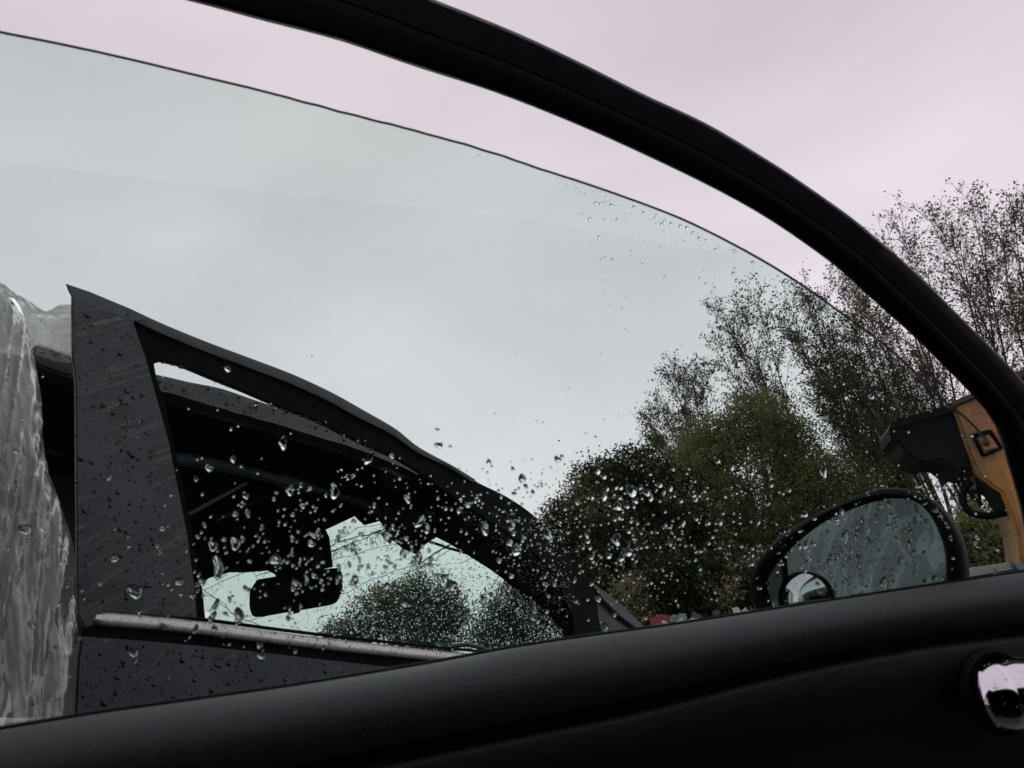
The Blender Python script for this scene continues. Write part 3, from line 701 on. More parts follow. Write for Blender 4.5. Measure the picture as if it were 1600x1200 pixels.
prism('mirror_stalk', on(WP, [(445, 870), (500, 850), (510, 900), (455, 905)], 0.03), sgn * 0.06, M['black_plastic'], car, 0.003)
prism('mirror_tab', on(WP, [(463, 942), (472, 941), (470, 953), (460, 955)], 0.09), sgn * 0.01, M['black_plastic'], car)
tube('wiper', [WP.at(x, y, -0.02) for x, y in ((668, 845), (700, 856), (742, 868), (790, 905), (850, 960))], 0.004, M['rubber'], car, 6)
tube('dash_edge', [WP.at(x, y, 0.05) for x, y in ((692, 1016), (710, 1009), (730, 1007), (750, 1012), (770, 1020))], 0.006, M['tube'], car, 8)
# cracks
bm = bmesh.new(); rc_ = random.Random(5)
def crack(x0, y0, x1, y1, w=0.0007, jag=4, nseg=12, off=0.003):
    pts = []
    jx = jy = 0
    for i in range(nseg + 1):
        s = i / nseg; jx += rc_.gauss(0, jag * 0.4); jy += rc_.gauss(0, jag * 0.4)
        e = math.sin(math.pi * s)
        pts.append(WP.at(x0 + (x1 - x0) * s + jx * e, y0 + (y1 - y0) * s + jy * e, off))
    tube_bm(bm, pts, w, 3, True); return pts
crack(318, 922, 490, 868, .0012); crack(400, 900, 560, 842, .0013); crack(480, 868, 615, 818, .0018); crack(490, 872, 612, 822, .0012); crack(505, 850, 612, 812, .0008)
crack(430, 895, 640, 845, .0008); crack(316, 920, 420, 985, .0013); crack(316, 925, 380, 975, .0009); crack(350, 985, 460, 935, .0010)
crack(655, 880, 545, 925, .0009); crack(545, 926, 430, 945, .0011); crack(650, 885, 705, 850, .0022, 1); crack(652, 890, 708, 856, .0010, 1)
crack(500, 990, 680, 945, .0010); crack(720, 880, 830, 830, .001); crack(560, 1000, 690, 900, .0008); crack(640, 1000, 800, 930, .0008); crack(700, 990, 780, 900, .0008)
for i in range(60):
    x = rc_.uniform(320, 620); y = rc_.uniform(850, 985); a = rc_.choice((rc_.gauss(0.5, 0.4), rc_.gauss(-0.9, 0.4), rc_.uniform(0, 3)))
    l = rc_.uniform(10, 60); crack(x, y, x + l * math.cos(a), y + l * math.sin(a), rc_.uniform(.0003, .0007), 5, 7)
for i in range(60):
    x = rc_.uniform(500, 612); y = 868 - (x - 500) * 0.4 + rc_.gauss(0, 5); a = rc_.uniform(0, 3.1); l = rc_.uniform(8, 22)
    crack(x, y, x + l * math.cos(a), y + l * math.sin(a), .0006, 3, 5)
bmobj('glass_crack', bm, M['crack'], car, False, 'stuff')
wm = []
for i in range(6500):
    x = rd.uniform(318, 892); y = rd.uniform(800, 1015)
    big = max(0, (x - 480) / 400)
    if rd.random() > 0.18 + 0.82 * min(1, big * 1.6) * (1 if y > 880 else .4): continue
    p = WP.at(x, y, -0.0055); dd = (p - EYE).length
    r = rd.uniform(0.5, 1.5) * dd / F
    wm.append(drop_matrix(p, -WP.n, r, r * rd.uniform(1, 1.8), rd.uniform(-0.6, 0.6)))
merged_drops('windscreen_raindrops', wm, SMALL, car)
# beads of rain on the dark paint
wm = []
for i in range(1100):
    k = rd.random()
    if k < 0.36:
        x = rd.uniform(118, 300); y = rd.uniform(480, 960)
        if x > 208 + (y - 505) * 0.205: continue
        p = N1.at(x, y, 0.0102)
    elif k < 0.7:
        x = rd.uniform(125, 640); y = rd.uniform(1000, 1110)
        if y < np.interp(x, skin_top[:, 0], skin_top[:, 1]) + 4: continue
        p = N1.at(x, y, 0.0102)
    elif k < 0.85:
        j = rd.randrange(16, 78); p = N2.at(ruc[j][0], ruc[j][1] + rd.uniform(0, 26), 0.0065)
        if ruc[j][0] > 560: continue
    else:
        q = flow[rd.randrange(10, 19)]; q2 = flow[flow.index(q) + 1]; s = rd.random()
        p = N1.at(q[0] + (q2[0] - q[0]) * s, q[1] + (q2[1] - q[1]) * s + rd.uniform(0.8, 2.2), -0.004)
    r = min(3.6, 0.8 * math.exp(abs(rd.gauss(0, 0.7)))) * (p - EYE).length / F
    wm.append(drop_matrix(p, N1.n, r, r * rd.uniform(0.8, 1.5), 0.6))
merged_drops('paint_raindrops', wm, SMALLB, car, M['bead'])

# ------------------------------------------------------------------ plastic film over the rear of that car
N0 = Plane(N1.p + N1.n * 0.07, N1.a, (0, 0, 1))
eds = crv([(22, 488), (36, 503), (45, 530), (56, 575), (65, 625), (68, 690), (74, 730), (88, 770), (103, 815), (114, 850), (117, 880), (117, 940), (122, 985), (124, 1005), (120, 1030), (116, 1120), (112, 1300)], 150)
def edge_x(y): return np.interp(y, eds[:, 1], eds[:, 0])
film = thing('plastic_film', N0.at(0, 1300), 'wet crumpled clear plastic sheet hanging at the left edge beside the black pillar', 'plastic sheet')
nu, nv = 110, 160
V, Fc = [], []
for j in range(nv + 1):
    y = 488 + (1300 - 488) * j / nv
    ex = edge_x(y) + 1.6 * mnoise.noise(Vector((0, y * 0.06, 9)))
    for i in range(nu + 1):
        s = i / nu; x = ex - (1 - s) ** 1.0 * 380
        yy = y - (0 if x > 0 else 0) - 26 * math.exp(-((x + 5) / 60) ** 2) * max(0, 1 - (y - 488) / 120)
        w = x * 0.055 + 0.006 * y + 1.4 * mnoise.noise(Vector((x * 0.012, y * 0.006, 0)))
        fold = 0.012 * abs(math.sin(w)) * min(1, (y - 470) / 200) * min(1, (ex - x) / 25 + 0.2)
        cr_ = 0.016 * mnoise.noise(Vector((x * 0.02, y * 0.007, 3))) + 0.005 * abs(mnoise.noise(Vector((x * 0.06, y * 0.025, 7)))) + 0.0015 * abs(mnoise.noise(Vector((x * 0.16, y * 0.04, 1))))
        cr_ += 0.010 * (1 - abs(mnoise.noise(Vector((x * 0.055 + y * 0.006, y * 0.0035, 21))))) ** 6 + 0.004 * (1 - abs(mnoise.noise(Vector((x * 0.11 - y * 0.01, y * 0.008, 5))))) ** 8
        V.append(N0.at(x, yy, fold + cr_ - 0.02 * math.exp(-(ex - x) / 8)))
for j in range(nv):
    for i in range(nu): a = j * (nu + 1) + i; Fc.append((a, a + 1, a + nu + 2, a + nu + 1))
fs = obj('film_sheet', V, Fc, M['film'], film, True)
fm_ = []
for i in range(260):
    k = rd.randrange(len(V)); ii = k % (nu + 1)
    if ii < 50: continue
    r = rd.uniform(0.6, 2.2) * 1.1 / F
    fm_.append(drop_matrix(V[k], N0.n, r, r * rd.uniform(1, 1.8), 0))
merged_drops('film_raindrops', fm_, SMALL, film)
# upper crumpled wad
tops = crv([(-80, 395), (0, 441), (20, 455), (45, 470), (62, 482), (75, 486), (92, 477), (112, 475)], 60)
bots = crv([(-80, 560), (0, 545), (20, 540), (45, 548), (62, 556), (75, 560), (92, 566), (114, 566)], 60)
V, Fc = [], []; nv = 40
for i, (a_, b_) in enumerate(zip(tops, bots)):
    for j in range(nv + 1):
        s = j / nv; x = a_[0] + (b_[0] - a_[0]) * s; y = a_[1] + (b_[1] - a_[1]) * s + 2 * mnoise.noise(Vector((x * .2, 0, 0)))
        h = 0.035 * abs(mnoise.noise(Vector((x * 0.04, y * 0.045, 0)))) + 0.012 * abs(mnoise.noise(Vector((x * 0.25, y * 0.2, 8)))) + 0.022 * abs(mnoise.noise(Vector((x * 0.12, y * 0.12, 3)))) + 0.04 * math.sin(math.pi * s)
        V.append(N1.at(x, y, h - 0.03))
for i in range(len(tops) - 1):
    for j in range(nv): a = i * (nv + 1) + j; Fc.append((a, a + 1, a + nv + 2, a + nv + 1))
obj('film_wad', V, Fc, M['film2'], film, True)

# ================================================================== TREES
def quads(name, C_, size, mat, parent, aspect=0.6, kind=None, up_bias=0.3, arr=None):
    """many small folded leaves at the points C_"""
    C_ = np.asarray(C_); n = len(C_)
    d = rng.normal(size=(n, 3)); d[:, 2] -= up_bias; d /= np.linalg.norm(d, axis=1)[:, None]
    q = rng.normal(size=(n, 3)); s = np.cross(d, q); s /= np.linalg.norm(s, axis=1)[:, None]
    nn = np.cross(d, s)
    L = (size * rng.uniform(0.6, 1.3, n))[:, None]
    a = C_ - d * L * 0.5; b = C_ + s * L * aspect * 0.5 + nn * L * 0.12; c = C_ + d * L * 0.5; e = C_ - s * L * aspect * 0.5 + nn * L * 0.12
    V = np.stack([a, b, c, e], 1).reshape(-1, 3)
    me = bpy.data.meshes.new(name)
    me.vertices.add(4 * n); me.vertices.foreach_set('co', V.ravel())
    me.loops.add(4 * n); me.loops.foreach_set('vertex_index', np.arange(4 * n, dtype=np.int32))
    me.polygons.add(n); me.polygons.foreach_set('loop_start', np.arange(0, 4 * n, 4, dtype=np.int32))
    me.polygons.foreach_set('loop_total', np.full(n, 4, dtype=np.int32))
    me.update(calc_edges=True)
    return link(name, me, mat, parent, False, kind)

def clump_points(center, rad, n_clump, per, cr_, rs, shell=0.55):
    """points gathered in clumps near the surface and inside of an ellipsoid"""
    P = []
    for i in range(n_clump):
        d = rs.normal(size=3); d /= np.linalg.norm(d)
        k = rs.uniform(shell, 1.0) ** 0.7
        bump = 1 + 0.16 * mnoise.noise(Vector(d * 2.3) + Vector(center) * 0.37) + 0.10 * mnoise.noise(Vector(d * 5) + Vector(center))
        c = np.array(center) + d * np.array(rad) * k * bump
        q = rs.normal(size=(per, 3)) * cr_ * rs.uniform(0.5, 1.25) * np.array((1, 1, 0.75))
        P.append(c + q)
    return np.vstack(P)

def dense_tree(name, label, cat, blobs, leaf, size, Dm, mat, group=None, seed=1, dens=1.0):
    """blobs: (px, py, rpx, rpy) crown lobes at distance Dm"""
    rs = np.random.default_rng(seed); P = []
    b0 = at_dist(blobs[0][0], blobs[0][1], Dm)
    tr = thing(name, (b0.x, b0.y, 0), label, cat, group)
    bm = bmesh.new()
    tube_bm(bm, [(b0.x, b0.y, 0), (b0.x + .05, b0.y, b0.z * 0.5), (b0.x, b0.y + .1, b0.z)], [0.22, 0.17, 0.08], 8)
    bmobj('trunk', bm, M['bark'], tr, True)
    bm = bmesh.new()
    for (px, py, rx, ry, *dd) in blobs:
        D_ = Dm + (dd[0] if dd else 0)
        c = at_dist(px, py, D_); k = (c - EYE).length / F
        rad = np.array((rx * k, max(rx, ry) * k * 0.8, ry * k))
        vol = rx * ry / 2500.0
        P.append(clump_points(c, rad, int(70 * vol * dens) + 25, 36, 0.20 * (rx + ry) / 2 * k ** 1.0 * 0.85 * (40 / max(30, (rx + ry) / 2)) + size, rs))
        P.append(np.array(c) + rs.normal(size=(int(500 * vol * dens), 3)) * rad * 0.42)
        base = Vector((b0.x, b0.y, b0.z * 0.35))
        tube_bm(bm, [base, base.lerp(c, 0.5) + Vector(rs.normal(size=3)) * 0.15, c], [0.09, 0.06, 0.02], 6)
        for q in range(10):
            dd_ = Vector(rs.normal(size=3)).normalized()
            e = Vector(c) + Vector((dd_.x * rad[0], dd_.y * rad[1], abs(dd_.z) * rad[2])) * 1.03
            tube_bm(bm, [c, Vector(c).lerp(e, 0.5) + Vector(rs.normal(size=3)) * 0.06, e], [0.02, 0.012, 0.004], 4)
    bmobj('limb', bm, M['bark'], tr, True)
    quads('crown', np.vstack(P), size, mat, tr, 0.62)
    return tr

dense_tree('evergreen_oak', 'dark evergreen tree with tan flower clusters right of the black car', 'tree',
    [(960, 860, 80, 105), (940, 770, 50, 55), (1005, 760, 60, 60), (905, 835, 48, 60), (1050, 810, 70, 85), (1000, 900, 120, 90), (915, 900, 60, 80), (880, 820, 26, 40)], None, 0.062, 15, M['leaf_oak'], seed=3, dens=2.4)
dense_tree('green_tree', 'broad olive green tree in front of the tall bare poplars', 'tree',
    [(1170, 770, 105, 120), (1180, 655, 50, 45), (1120, 690, 45, 42), (1090, 735, 45, 50), (1225, 690, 45, 50), (1265, 745, 50, 50), (1290, 810, 70, 90), (1100, 850, 90, 100), (1220, 860, 110, 100), (1335, 790, 40, 45), (1340, 860, 70, 70)], None, 0.06, 18, M['leaf_green'], seed=4, dens=1.7)
dense_tree('side_tree', 'yellow green tree low between the mirror and the orange digger', 'tree',
    [(1400, 880, 90, 80), (1345, 740, 32, 50), (1395, 770, 38, 50), (1420, 810, 40, 40)], None, 0.06, 19, M['leaf_green'], seed=5, dens=0.9)
dense_tree('hedge_bush', 'low yellow green bush under the orange digger arm at the right edge', 'bush',
    [(1540, 855, 60, 55), (1600, 850, 60, 55), (1490, 880, 50, 60), (1580, 900, 80, 60)], None, 0.06, 12, M['leaf_green'], seed=6, dens=1.2)
dense_tree('low_shrub', 'dark shrub at ground level behind the coloured scrap heap', 'bush',
    [(1060, 930, 60, 60), (1130, 930, 60, 55), (1180, 920, 50, 50), (1010, 950, 50, 50)], None, 0.07, 13, M['leaf_oak'], seed=7, dens=1.0)
dense_tree('round_bush', 'round bush seen through the cracked windscreen below the rear view mirror', 'bush',
    [(640, 975, 50, 45), (600, 955, 42, 38), (655, 930, 40, 36), (690, 985, 50, 45), (545, 995, 42, 30), (705, 955, 26, 26)], None, 0.055, 15, M['leaf_grey'], seed=8, dens=1.5)
dense_tree('round_bush', 'round bush seen through the windscreen close to its right pillar', 'bush',
    [(800, 955, 42, 45), (850, 975, 42, 42), (775, 990, 40, 34), (820, 915, 24, 24)], None, 0.055, 15.5, M['leaf_grey'], seed=9, dens=1.5)

def poplar(label, tops, base_px, Dm, seed, leafmat, dens=1.0, lsz=0.06):
    """slender upright tree: stems climb from one foot to each of the tops, fine twigs and leaves gathered near the tips"""
    rs = random.Random(seed)
    tip0 = at_dist(tops[0][0], tops[0][1], Dm)
    bb = at_dist(base_px[0] + 30, base_px[1], Dm)
    foot = Vector((bb.x, bb.y, 0))
    tr = thing('poplar_tree', foot, label, 'tree', 'slender poplars behind the scrapyard')
    bt = bmesh.new(); bl_ = bmesh.new(); Lv = []
    fork = foot + Vector((0, 0, 0.22 * tip0.z))
    tube_bm(bt, [foot, foot.lerp(fork, 0.5) + Vector((0.04, 0, 0)), fork], [0.17, 0.14, 0.12], 8)
    bmobj('trunk', bt, M['bark'], tr, True)
    for (tx, ty) in tops:
        tip = at_dist(tx, ty, Dm + rs.uniform(-1.2, 1.2))
        n = 14; path = []; wob = Vector((rs.gauss(0, .15), rs.gauss(0, .15), 0))
        for i in range(n + 1):
            s = i / n
            p = fork.lerp(tip, s) + wob * math.sin(math.pi * s) + Vector((math.sin(s * 7 + seed), math.cos(s * 6 + seed), 0)) * 0.04
            # stems rise first, then spread
            sp = Vector((tip.x - fork.x, tip.y - fork.y, 0)); p -= sp * 0.22 * math.sin(math.pi * s)
            path.append(p)
        rad0 = 0.042
        tube_bm(bl_, path, [rad0 * (1 - 0.88 * i / n) for i in range(n + 1)], 5, True)
        H = (tip - fork).length
        nb = int(27 * dens)
        for b in range(nb):
            s = rs.uniform(0.16, 0.99) ** 0.8
            i = min(int(s * n), n - 1); o_ = path[i].lerp(path[i + 1], s * n - i)
            dr = (path[i + 1] - path[i]).normalized()
            a = rs.uniform(0, 6.283); side = Vector((math.cos(a), math.sin(a), 0))
            ln = H * rs.uniform(0.13, 0.28) * (1.15 - 0.75 * s)
            d_ = (dr * 1.0 + side * rs.uniform(0.4, 1.0)).normalized()
            q = [o_]; m = 6
            for k in range(m):
                d_ = (d_ + Vector((rs.gauss(0, .10), rs.gauss(0, .10), 0.07))).normalized(); q.append(q[-1] + d_ * ln / m)
            tube_bm(bl_, q, [0.013 * (1.1 - s) * (1 - k / (m + 1)) + 0.003 for k in range(m + 1)], 3, False)
            for k in range(1, m + 1):
                for z in range(rs.choice((1, 2, 2))):
                    d2 = (d_ + Vector((rs.gauss(0, .6), rs.gauss(0, .6), rs.gauss(0, .4)))).normalized()
                    l2 = rs.uniform(0.12, 0.38); e = q[k] + d2 * l2; md = q[k].lerp(e, 0.5) + Vector((0, 0, 0.02))
                    tube_bm(bl_, [q[k], md, e], [0.0045, 0.0035, 0.002], 3, False)
                    tw = (5 if (k > 3 or s > 0.8) else 2) + (2 if 'brown' not in leafmat.name else 0)
                    for w in range(rs.randrange(1, tw + 2)):
                        Lv.append(e + Vector((rs.gauss(0, .055), rs.gauss(0, .055), rs.gauss(0, .05))))
                    if rs.random() < .5: Lv.append(md + Vector((rs.gauss(0, .03), rs.gauss(0, .03), rs.gauss(0, .03))))
    bmobj('branches', bl_, M['pale_bark'], tr, False, 'stuff')
    quads('leaves', [tuple(v) for v in Lv], lsz, leafmat, tr, 0.75, 'stuff')
pops = [
    ('small poplar at the left end of the row above the evergreen tree', [(1045, 585), (1030, 640), (1070, 600), (1020, 690)], (1110, 900), 22, 'leaf_poplar'),
    ('poplar rising behind the round top of the green tree, three tufted tips', [(1130, 484), (1160, 478), (1185, 476), (1115, 540), (1150, 520)], (1245, 900), 21, 'leaf_poplar'),
    ('poplar whose tip just touches the edge of the lowered glass', [(1255, 452), (1225, 490), (1280, 470), (1240, 530)], (1360, 900), 20, 'leaf_poplar'),
    ('low leafy poplar filling the gap right of the green tree', [(1285, 600), (1320, 590), (1350, 610), (1375, 640), (1260, 620)], (1420, 900), 20.5, 'leaf_poplar'),
    ('low leafy poplar at the left shoulder of the green tree', [(1012, 655), (1035, 690), (1085, 605), (1100, 580), (1060, 650)], (1130, 900), 20.5, 'leaf_poplar'),
    ('poplar with long stems leaning left behind the lowered glass edge', [(1290, 505), (1330, 505), (1310, 560), (1280, 600)], (1450, 900), 19, 'leaf_poplar'),
    ('brown leaved poplar seen in the gap between glass and frame', [(1308, 440), (1330, 450), (1350, 480), (1380, 520), (1370, 490)], (1480, 900), 20, 'leaf_poplar_brown'),
    ('poplar emerging just right of the curved frame, lowest of the outer group', [(1385, 350), (1360, 375), (1410, 350), (1440, 400)], (1530, 900), 21, 'leaf_poplar_brown'),
    ('tallest poplar at the upper right above the curved frame', [(1518, 310), (1480, 330), (1455, 345), (1540, 330), (1500, 380)], (1640, 900), 20, 'leaf_poplar_brown'),
    ('poplar cut by the right edge of the picture', [(1585, 320), (1565, 345), (1610, 340), (1590, 420), (1625, 380)], (1700, 900), 19, 'leaf_poplar_brown'),
    ('thin poplar low behind the orange digger', [(1440, 560), (1460, 590), (1420, 600), (1400, 640)], (1520, 900), 22, 'leaf_poplar'),
]
for i, (lb, tp_, bs, Dd, mt) in enumerate(pops):
    poplar(lb, tp_, bs, Dd, 40 + i, M[mt], 1.0 if i > 6 else 1.35)

# ================================================================== ORANGE DIGGER
t = NT('rusty_orange_paint'); v = t.coord(); n1 = t.noise(v, 2.2, 7, 0.7, 0.6); n2 = t.noise(v, 30, 5)
c = t.mix(t.ramp(n1, [(0.36, 0.0), (0.60, 1.0)]), (0.44, 0.19, 0.04), (0.16, 0.09, 0.05))
c = t.mix(t.ramp(n2, [(0.6, 0.0), (0.72, 1.0)]), c, (0.08, 0.05, 0.035))
M['orange'] = t.pbsdf(c, 0.55, 0, 0.5, n2, 0.3, 0.01)
M['dark_steel'] = simple('dark_grey_steel', (0.006, 0.0065, 0.008), (0.013, 0.013, 0.015), 12, 0.6, spec=0.1, bump=0.05, bd=0.001)
M['rust'] = simple('dark_rusty_steel', (0.03, 0.022, 0.018), (0.07, 0.05, 0.035), 20, 0.7, bump=0.3, bd=0.005)
XP = Plane(at_dist(1500, 700, 7.0), (1, -0.25, 0), (0, 0, 1))
dg = thing('digger', (XP.at(1540, 900).x, XP.at(1540, 900).y, 0), 'orange digger arm with dark bucket and hanging hoses behind the wet window', 'digger')
prism('orange_arm', on(XP, [(1488, 634), (1527, 618), (1600, 592), (1660, 575), (1680, 700), (1650, 960), (1605, 960), (1590, 835), (1582, 810), (1575, 792), (1565, 769), (1550, 760), (1527, 740), (1515, 710), (1505, 685), (1500, 667)]), -XP.n * 0.4, M['orange'], dg, 0.02)
prism('arm_top_plate', on(XP, [(1482, 630), (1525, 611), (1588, 580), (1660, 556), (1660, 570), (1590, 592), (1527, 620), (1486, 637)], 0.04), -XP.n * 0.5, M['rust'], dg, 0.008)
prism('bucket', on(XP, [(1389, 671), (1393, 661), (1401, 656), (1440, 645), (1462, 637), (1490, 632), (1500, 667), (1515, 710), (1519, 732), (1505, 734), (1497, 743), (1488, 731), (1476, 722), (1465, 719), (1450, 724), (1430, 720), (1414, 708), (1405, 692), (1393, 685)], -0.05), -XP.n * 0.55, M['dark_steel'], dg, 0.02)
prism('bucket_rib', on(XP, [(1395, 664), (1490, 638), (1492, 643), (1397, 670)], 0.0), XP.n * 0.03, M['dark_steel'], dg, 0.006)
hq = [(1520, 680), (1547, 673), (1565, 700), (1536, 712)]
for a, b in zip(hq, hq[1:] + hq[:1]):
    tube('hatch_frame', [XP.at(*a, 0.012), XP.at(*b, 0.012)], 0.012, M['rubber'], dg, 6)
prism('hatch_plate', on(XP, [(1525, 684), (1545, 679), (1558, 699), (1538, 706)], 0.004), XP.n * 0.02, M['orange'], dg, 0.004)
prism('hatch_hinge', on(XP, [(1524, 680), (1547, 673), (1548, 678), (1526, 684)], 0.006), XP.n * 0.03, M['rubber'], dg, 0.004)
tube('hatch_lock', [XP.at(1541, 692, 0.0), XP.at(1541, 692, 0.04)], 0.022, M['rust'], dg, 12)
for pts, r in (([(1482, 735), (1479, 745), (1485, 752), (1500, 752), (1510, 745), (1522, 740)], .012),
               ([(1500, 740), (1508, 760), (1520, 775), (1535, 790)], .012),
               ([(1518, 752), (1508, 762), (1504, 776), (1508, 792), (1520, 802), (1545, 806), (1575, 800)], .028),
               ([(1525, 745), (1528, 760), (1532, 790)], .014),
               ([(1530, 755), (1550, 762), (1562, 775), (1566, 790), (1560, 800)], .03),
               ([(1510, 770), (1530, 768), (1555, 780), (1580, 800)], .015),
               ([(1486, 742), (1500, 760), (1512, 768)], .009)):
    tube('hose', [XP.at(x, y, -0.1) for x, y in crv(pts, 20)], r, M['rubber'], dg, 7)
prism('arm_bracket', on(XP, [(1530, 752), (1548, 760), (1562, 770), (1572, 800), (1560, 800), (1545, 778)], -0.05), -XP.n * 0.1, M['dark_steel'], dg, 0.01)
lp = thing('thin_pole', (at_dist(1442, 772, 9).x, at_dist(1442, 772, 9).y, 0), 'thin dark pole slanting between the bucket and the door mirror', 'pole')
tube('pole_shaft', [at_dist(1490, 900, 9), at_dist(1442, 772, 9), at_dist(1419, 712, 9), at_dist(1414, 700, 9)], 0.016, M['dark_steel'], lp, 6)

# ------------------------------------------------------------------ pale vehicle roof at the right edge
VP = Plane(at_dist(1550, 890, 6.0), (1, 0.15, 0), (0, 0, 1))
M['pale_paint'] = scratched('pale_scuffed_paint', (0.22, 0.22, 0.21), (0.40, 0.39, 0.38), (0.10, 0.08, 0.06), -60, 0.5, 0.45, 0.5, 0.03)
vn = thing('parked_van', (VP.p.x, VP.p.y, 0), 'pale scuffed vehicle roof with blue edge just above the door at the right', 'van')
prism('van_body', on(VP, [(1500, 902), (1512, 890), (1535, 884), (1575, 878), (1590, 880), (1602, 892), (1700, 890), (1700, 1150), (1500, 1180)]), -VP.n * 1.4, M['pale_paint'], vn, 0.02)
prism('roof_seam', on(VP, [(1507, 903), (1585, 889), (1585, 891), (1507, 905)], 0.0), VP.n * 0.008, M['rubber'], vn)
prism('blue_corner', on(VP, [(1577, 879), (1590, 878), (1606, 893), (1600, 899), (1586, 889)], 0.004), VP.n * 0.02, simple('blue_grey_paint', (0.10, 0.13, 0.18), (0.16, 0.2, 0.26), 10, 0.3), vn, 0.005)
prism('van_window', on(VP, [(1600, 897), (1690, 896), (1690, 960), (1595, 965)], 0.003), VP.n * 0.01, M['gloss_black'], vn)

# ------------------------------------------------------------------ scrap heap
rs = random.Random(12)
SD = 9.0
hp = []
hc0 = at_dist(1105, 975, SD + 0.8)
hb = bmesh.new()
for i in range(900):
    a = rs.uniform(0, 6.283); q = rs.random() ** 0.5
    x = hc0.x + math.cos(a) * q * 3.0; y = hc0.y + 0.2 + math.sin(a) * q * 1.2
    z = max(0.03, (hc0.z - 0.10) * (1 - q ** 2.2) * rs.uniform(0.75, 1.0))
    c = Vector((x, y, z)); s = rs.uniform(0.05, 0.2)
    p = [c + Vector((rs.uniform(-s, s), rs.uniform(-s, s), rs.uniform(-s, s))) for _ in range(4)]
    vv = [hb.verts.new(k) for k in p]
    for f in ((0, 1, 2), (0, 2, 3), (0, 3, 1), (1, 3, 2)): hb.faces.new([vv[k] for k in f])
heap = bmobj('scrap_heap', hb, simple('grimy_mixed_scrap', (0.03, 0.03, 0.032), (0.12, 0.11, 0.10), 4, 0.6), None, False, 'stuff')
props(heap, 'heap of dark broken scrap behind the door sill', 'scrap heap')
def scrapmat(n_, c): return simple(n_, tuple(k * 0.7 for k in c), c, 14, 0.45, bump=0.3, bd=0.004)
sm = {'red': scrapmat('red_scrap', (0.30, 0.035, 0.035)), 'grey': scrapmat('grey_scrap', (0.22, 0.26, 0.28)), 'white': scrapmat('white_scrap', (0.62, 0.60, 0.58)), 'cream': scrapmat('cream_scrap', (0.5, 0.44, 0.36)), 'dark': scrapmat('dark_scrap', (0.05, 0.05, 0.05)), 'blue': scrapmat('navy_scrap', (0.05, 0.06, 0.12))}
SCR = [('torn red sheet standing up at the left end of the scrap heap', 'red', [(1013, 965), (1027, 963), (1029, 959), (1045, 961), (1047, 972), (1036, 984), (1020, 984)], 0),
       ('smaller folded red panel leaning on the grey plate', 'red', [(1027, 961), (1040, 961), (1046, 966), (1042, 976), (1028, 974)], 0.1),
       ('cream shard lying lowest left on the scrap heap', 'cream', [(1017, 980), (1030, 974), (1040, 978), (1052, 990), (1012, 992)], -0.1),
       ('white crumpled piece right of the red sheet', 'white', [(1034, 969), (1040, 970), (1048, 976), (1052, 982), (1040, 980), (1036, 975)], -0.12),
       ('blue grey plate beside the red sheet', 'grey', [(1044, 967), (1052, 960), (1060, 961), (1062, 972), (1052, 978), (1046, 973)], 0.05),
       ('grey bent plate with a white torn edge', 'grey', [(1061, 958), (1072, 959), (1074, 967), (1066, 973), (1060, 970)], 0.02),
       ('white torn strip in the middle of the scrap heap', 'white', [(1055, 972), (1066, 964), (1067, 970), (1075, 969), (1080, 965), (1090, 967), (1084, 973), (1060, 979)], -0.1),
       ('grey triangular shard pointing up', 'dark', [(1079, 966), (1083, 955), (1097, 962), (1095, 968)], 0.03),
       ('navy sheet lying under the white torn strip', 'blue', [(1060, 976), (1090, 968), (1105, 966), (1103, 976), (1062, 985)], -0.15),
       ('dark round fragment between the shards and the white tag', 'dark', [(1113, 955), (1121, 952), (1126, 957), (1122, 962), (1114, 962)], 0),
       ('white square tag standing on the scrap heap near the mirror', 'white', [(1144, 950), (1153, 948), (1160, 957), (1157, 962), (1149, 962)], 0),
       ('white pointed scrap right of the square tag', 'white', [(1160, 955), (1165, 949), (1171, 955), (1166, 960)], 0.02)]
for i, (lb, c, pts, dd) in enumerate(SCR):
    SP = Plane(at_dist(pts[0][0], pts[0][1], SD - 0.2 + dd), (1, rs.uniform(-.3, .3), 0), Vector((0, rs.uniform(0.0, 0.35), 1)))
    o = prism('scrap_piece', on(SP, pts), -SP.n * 0.02, sm[c], None, 0.004)
    props(o, lb, 'scrap', 'coloured pieces on the scrap heap')

# ================================================================== the car this door belongs to, behind the camera; cabin closed to block light
oc = thing('parked_car', (-0.9, -0.8, 0), 'dark car with added light blocking cabin and film covered rear window reflected in the door mirror', 'car')
YS = -0.14
def sp_(x, z, y=YS): return Vector((x, y, z))
BK = Vector((0, -1, 0))
prism('rear_body', [sp_(-2.9, 0.25), sp_(-2.9, 0.80), sp_(-2.5, 0.93), sp_(-0.62, 0.93), sp_(-0.62, 0.25)], BK * 1.5, M['gloss_black'], oc, 0.02)
prism('floor_sill', [sp_(-0.61, 0.22), sp_(-0.61, 0.36), sp_(1.0, 0.36), sp_(1.0, 0.22)], BK * 1.5, M['gloss_black'], oc, 0.02)
prism('front_wing', [sp_(1.01, 0.25), sp_(1.01, 0.92), sp_(2.4, 0.78), sp_(2.6, 0.25)], BK * 1.5, M['gloss_black'], oc, 0.02)
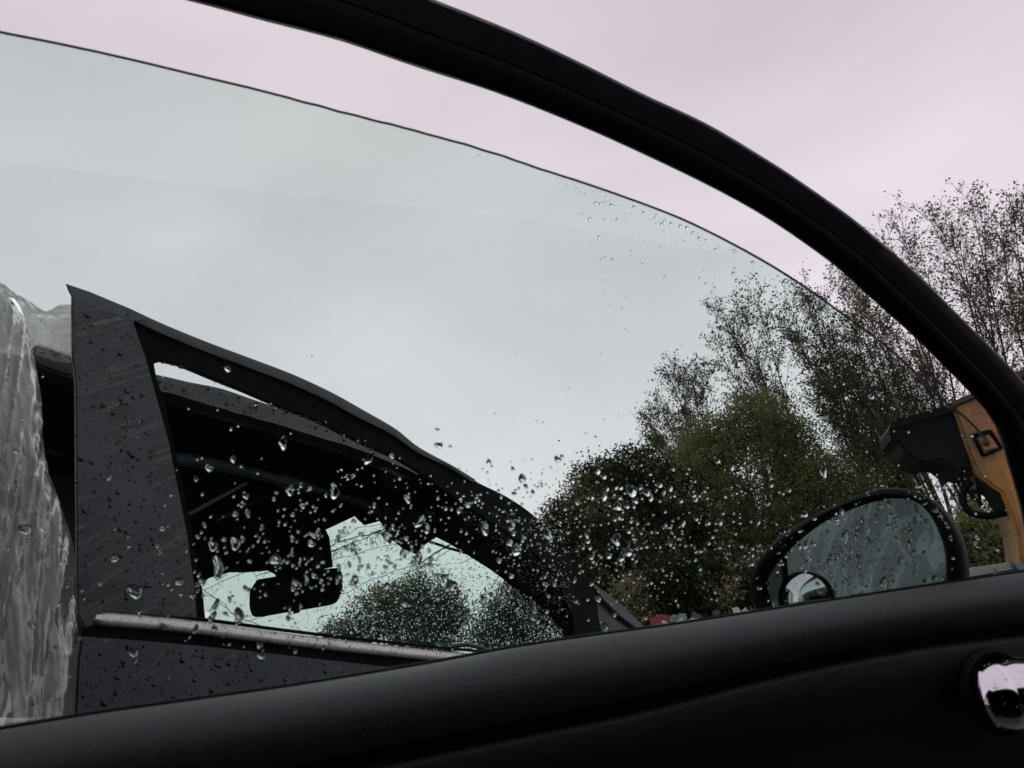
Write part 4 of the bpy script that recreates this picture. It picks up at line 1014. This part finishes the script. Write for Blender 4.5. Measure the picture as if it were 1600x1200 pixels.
prism('blocker_roof', [sp_(-2.9, 1.30), sp_(-1.6, 1.50), sp_(-0.6, 1.58), sp_(0.5, 1.57), sp_(1.3, 1.52), sp_(2.2, 1.22), sp_(2.2, 1.18), sp_(1.3, 1.48), sp_(0.5, 1.53), sp_(-0.6, 1.54), sp_(-1.6, 1.46), sp_(-2.9, 1.26)], BK * 1.5, M['gloss_black'], oc, 0.01)  # unseen roof, raised and extended to keep sky reflections off the pane
prism('side_pillar', [sp_(-0.74, 0.935), sp_(-0.62, 0.935), sp_(-0.66, 1.535), sp_(-0.76, 1.53)], BK * 0.06, M['gloss_black'], oc, 0.01)
prism('front_post', [sp_(1.45, 0.90), sp_(1.52, 0.90), sp_(1.42, 1.43), sp_(1.36, 1.45)], BK * 0.06, M['gloss_black'], oc, 0.01)
prism('blocker_far_wall', [sp_(-2.9, 0.3, -1.58), sp_(2.2, 0.3, -1.58), sp_(2.2, 1.17, -1.58), sp_(1.3, 1.47, -1.58), sp_(0.4, 1.53, -1.58), sp_(-0.6, 1.54, -1.58), sp_(-1.6, 1.46, -1.58), sp_(-2.9, 1.26, -1.58)], BK * 0.03, M['dark_trim'], oc)  # added full height wall, stops bright reflections from the far side
prism('blocker_front_wall', [sp_(1.5, 0.4, -0.16), sp_(1.5, 1.38, -0.16), sp_(2.15, 1.18, -0.16), sp_(2.2, 0.93, -0.16), sp_(2.2, 0.4, -0.16)], BK * 1.40, M['dark_trim'], oc)  # added solid wall closing the cabin front, cuts a bright veil on the pane
prism('front_seat', [sp_(-0.55, 0.4, -0.5), sp_(-0.1, 0.4, -0.5), sp_(-0.3, 0.55, -0.5), sp_(-0.5, 1.2, -0.5), sp_(-0.68, 1.2, -0.5)], BK * 0.5, M['dark_trim'], oc, 0.04)
V, Fc = [], []
for j in range(41):
    for i in range(71):
        s = -1.9 + 1.14 * i / 70; z = 0.92 + 0.56 * j / 40
        h = 0.07 * mnoise.noise(Vector((s * 4, z * 4, 0))) + 0.06 * abs(mnoise.noise(Vector((s * 8, z * 8, 4))))
        V.append(sp_(s, z, YS + 0.02 + h))
for j in range(40):
    for i in range(70): a = j * 71 + i; Fc.append((a, a + 1, a + 72, a + 71))
obj('window_film', V, Fc, M['film'], oc, True)
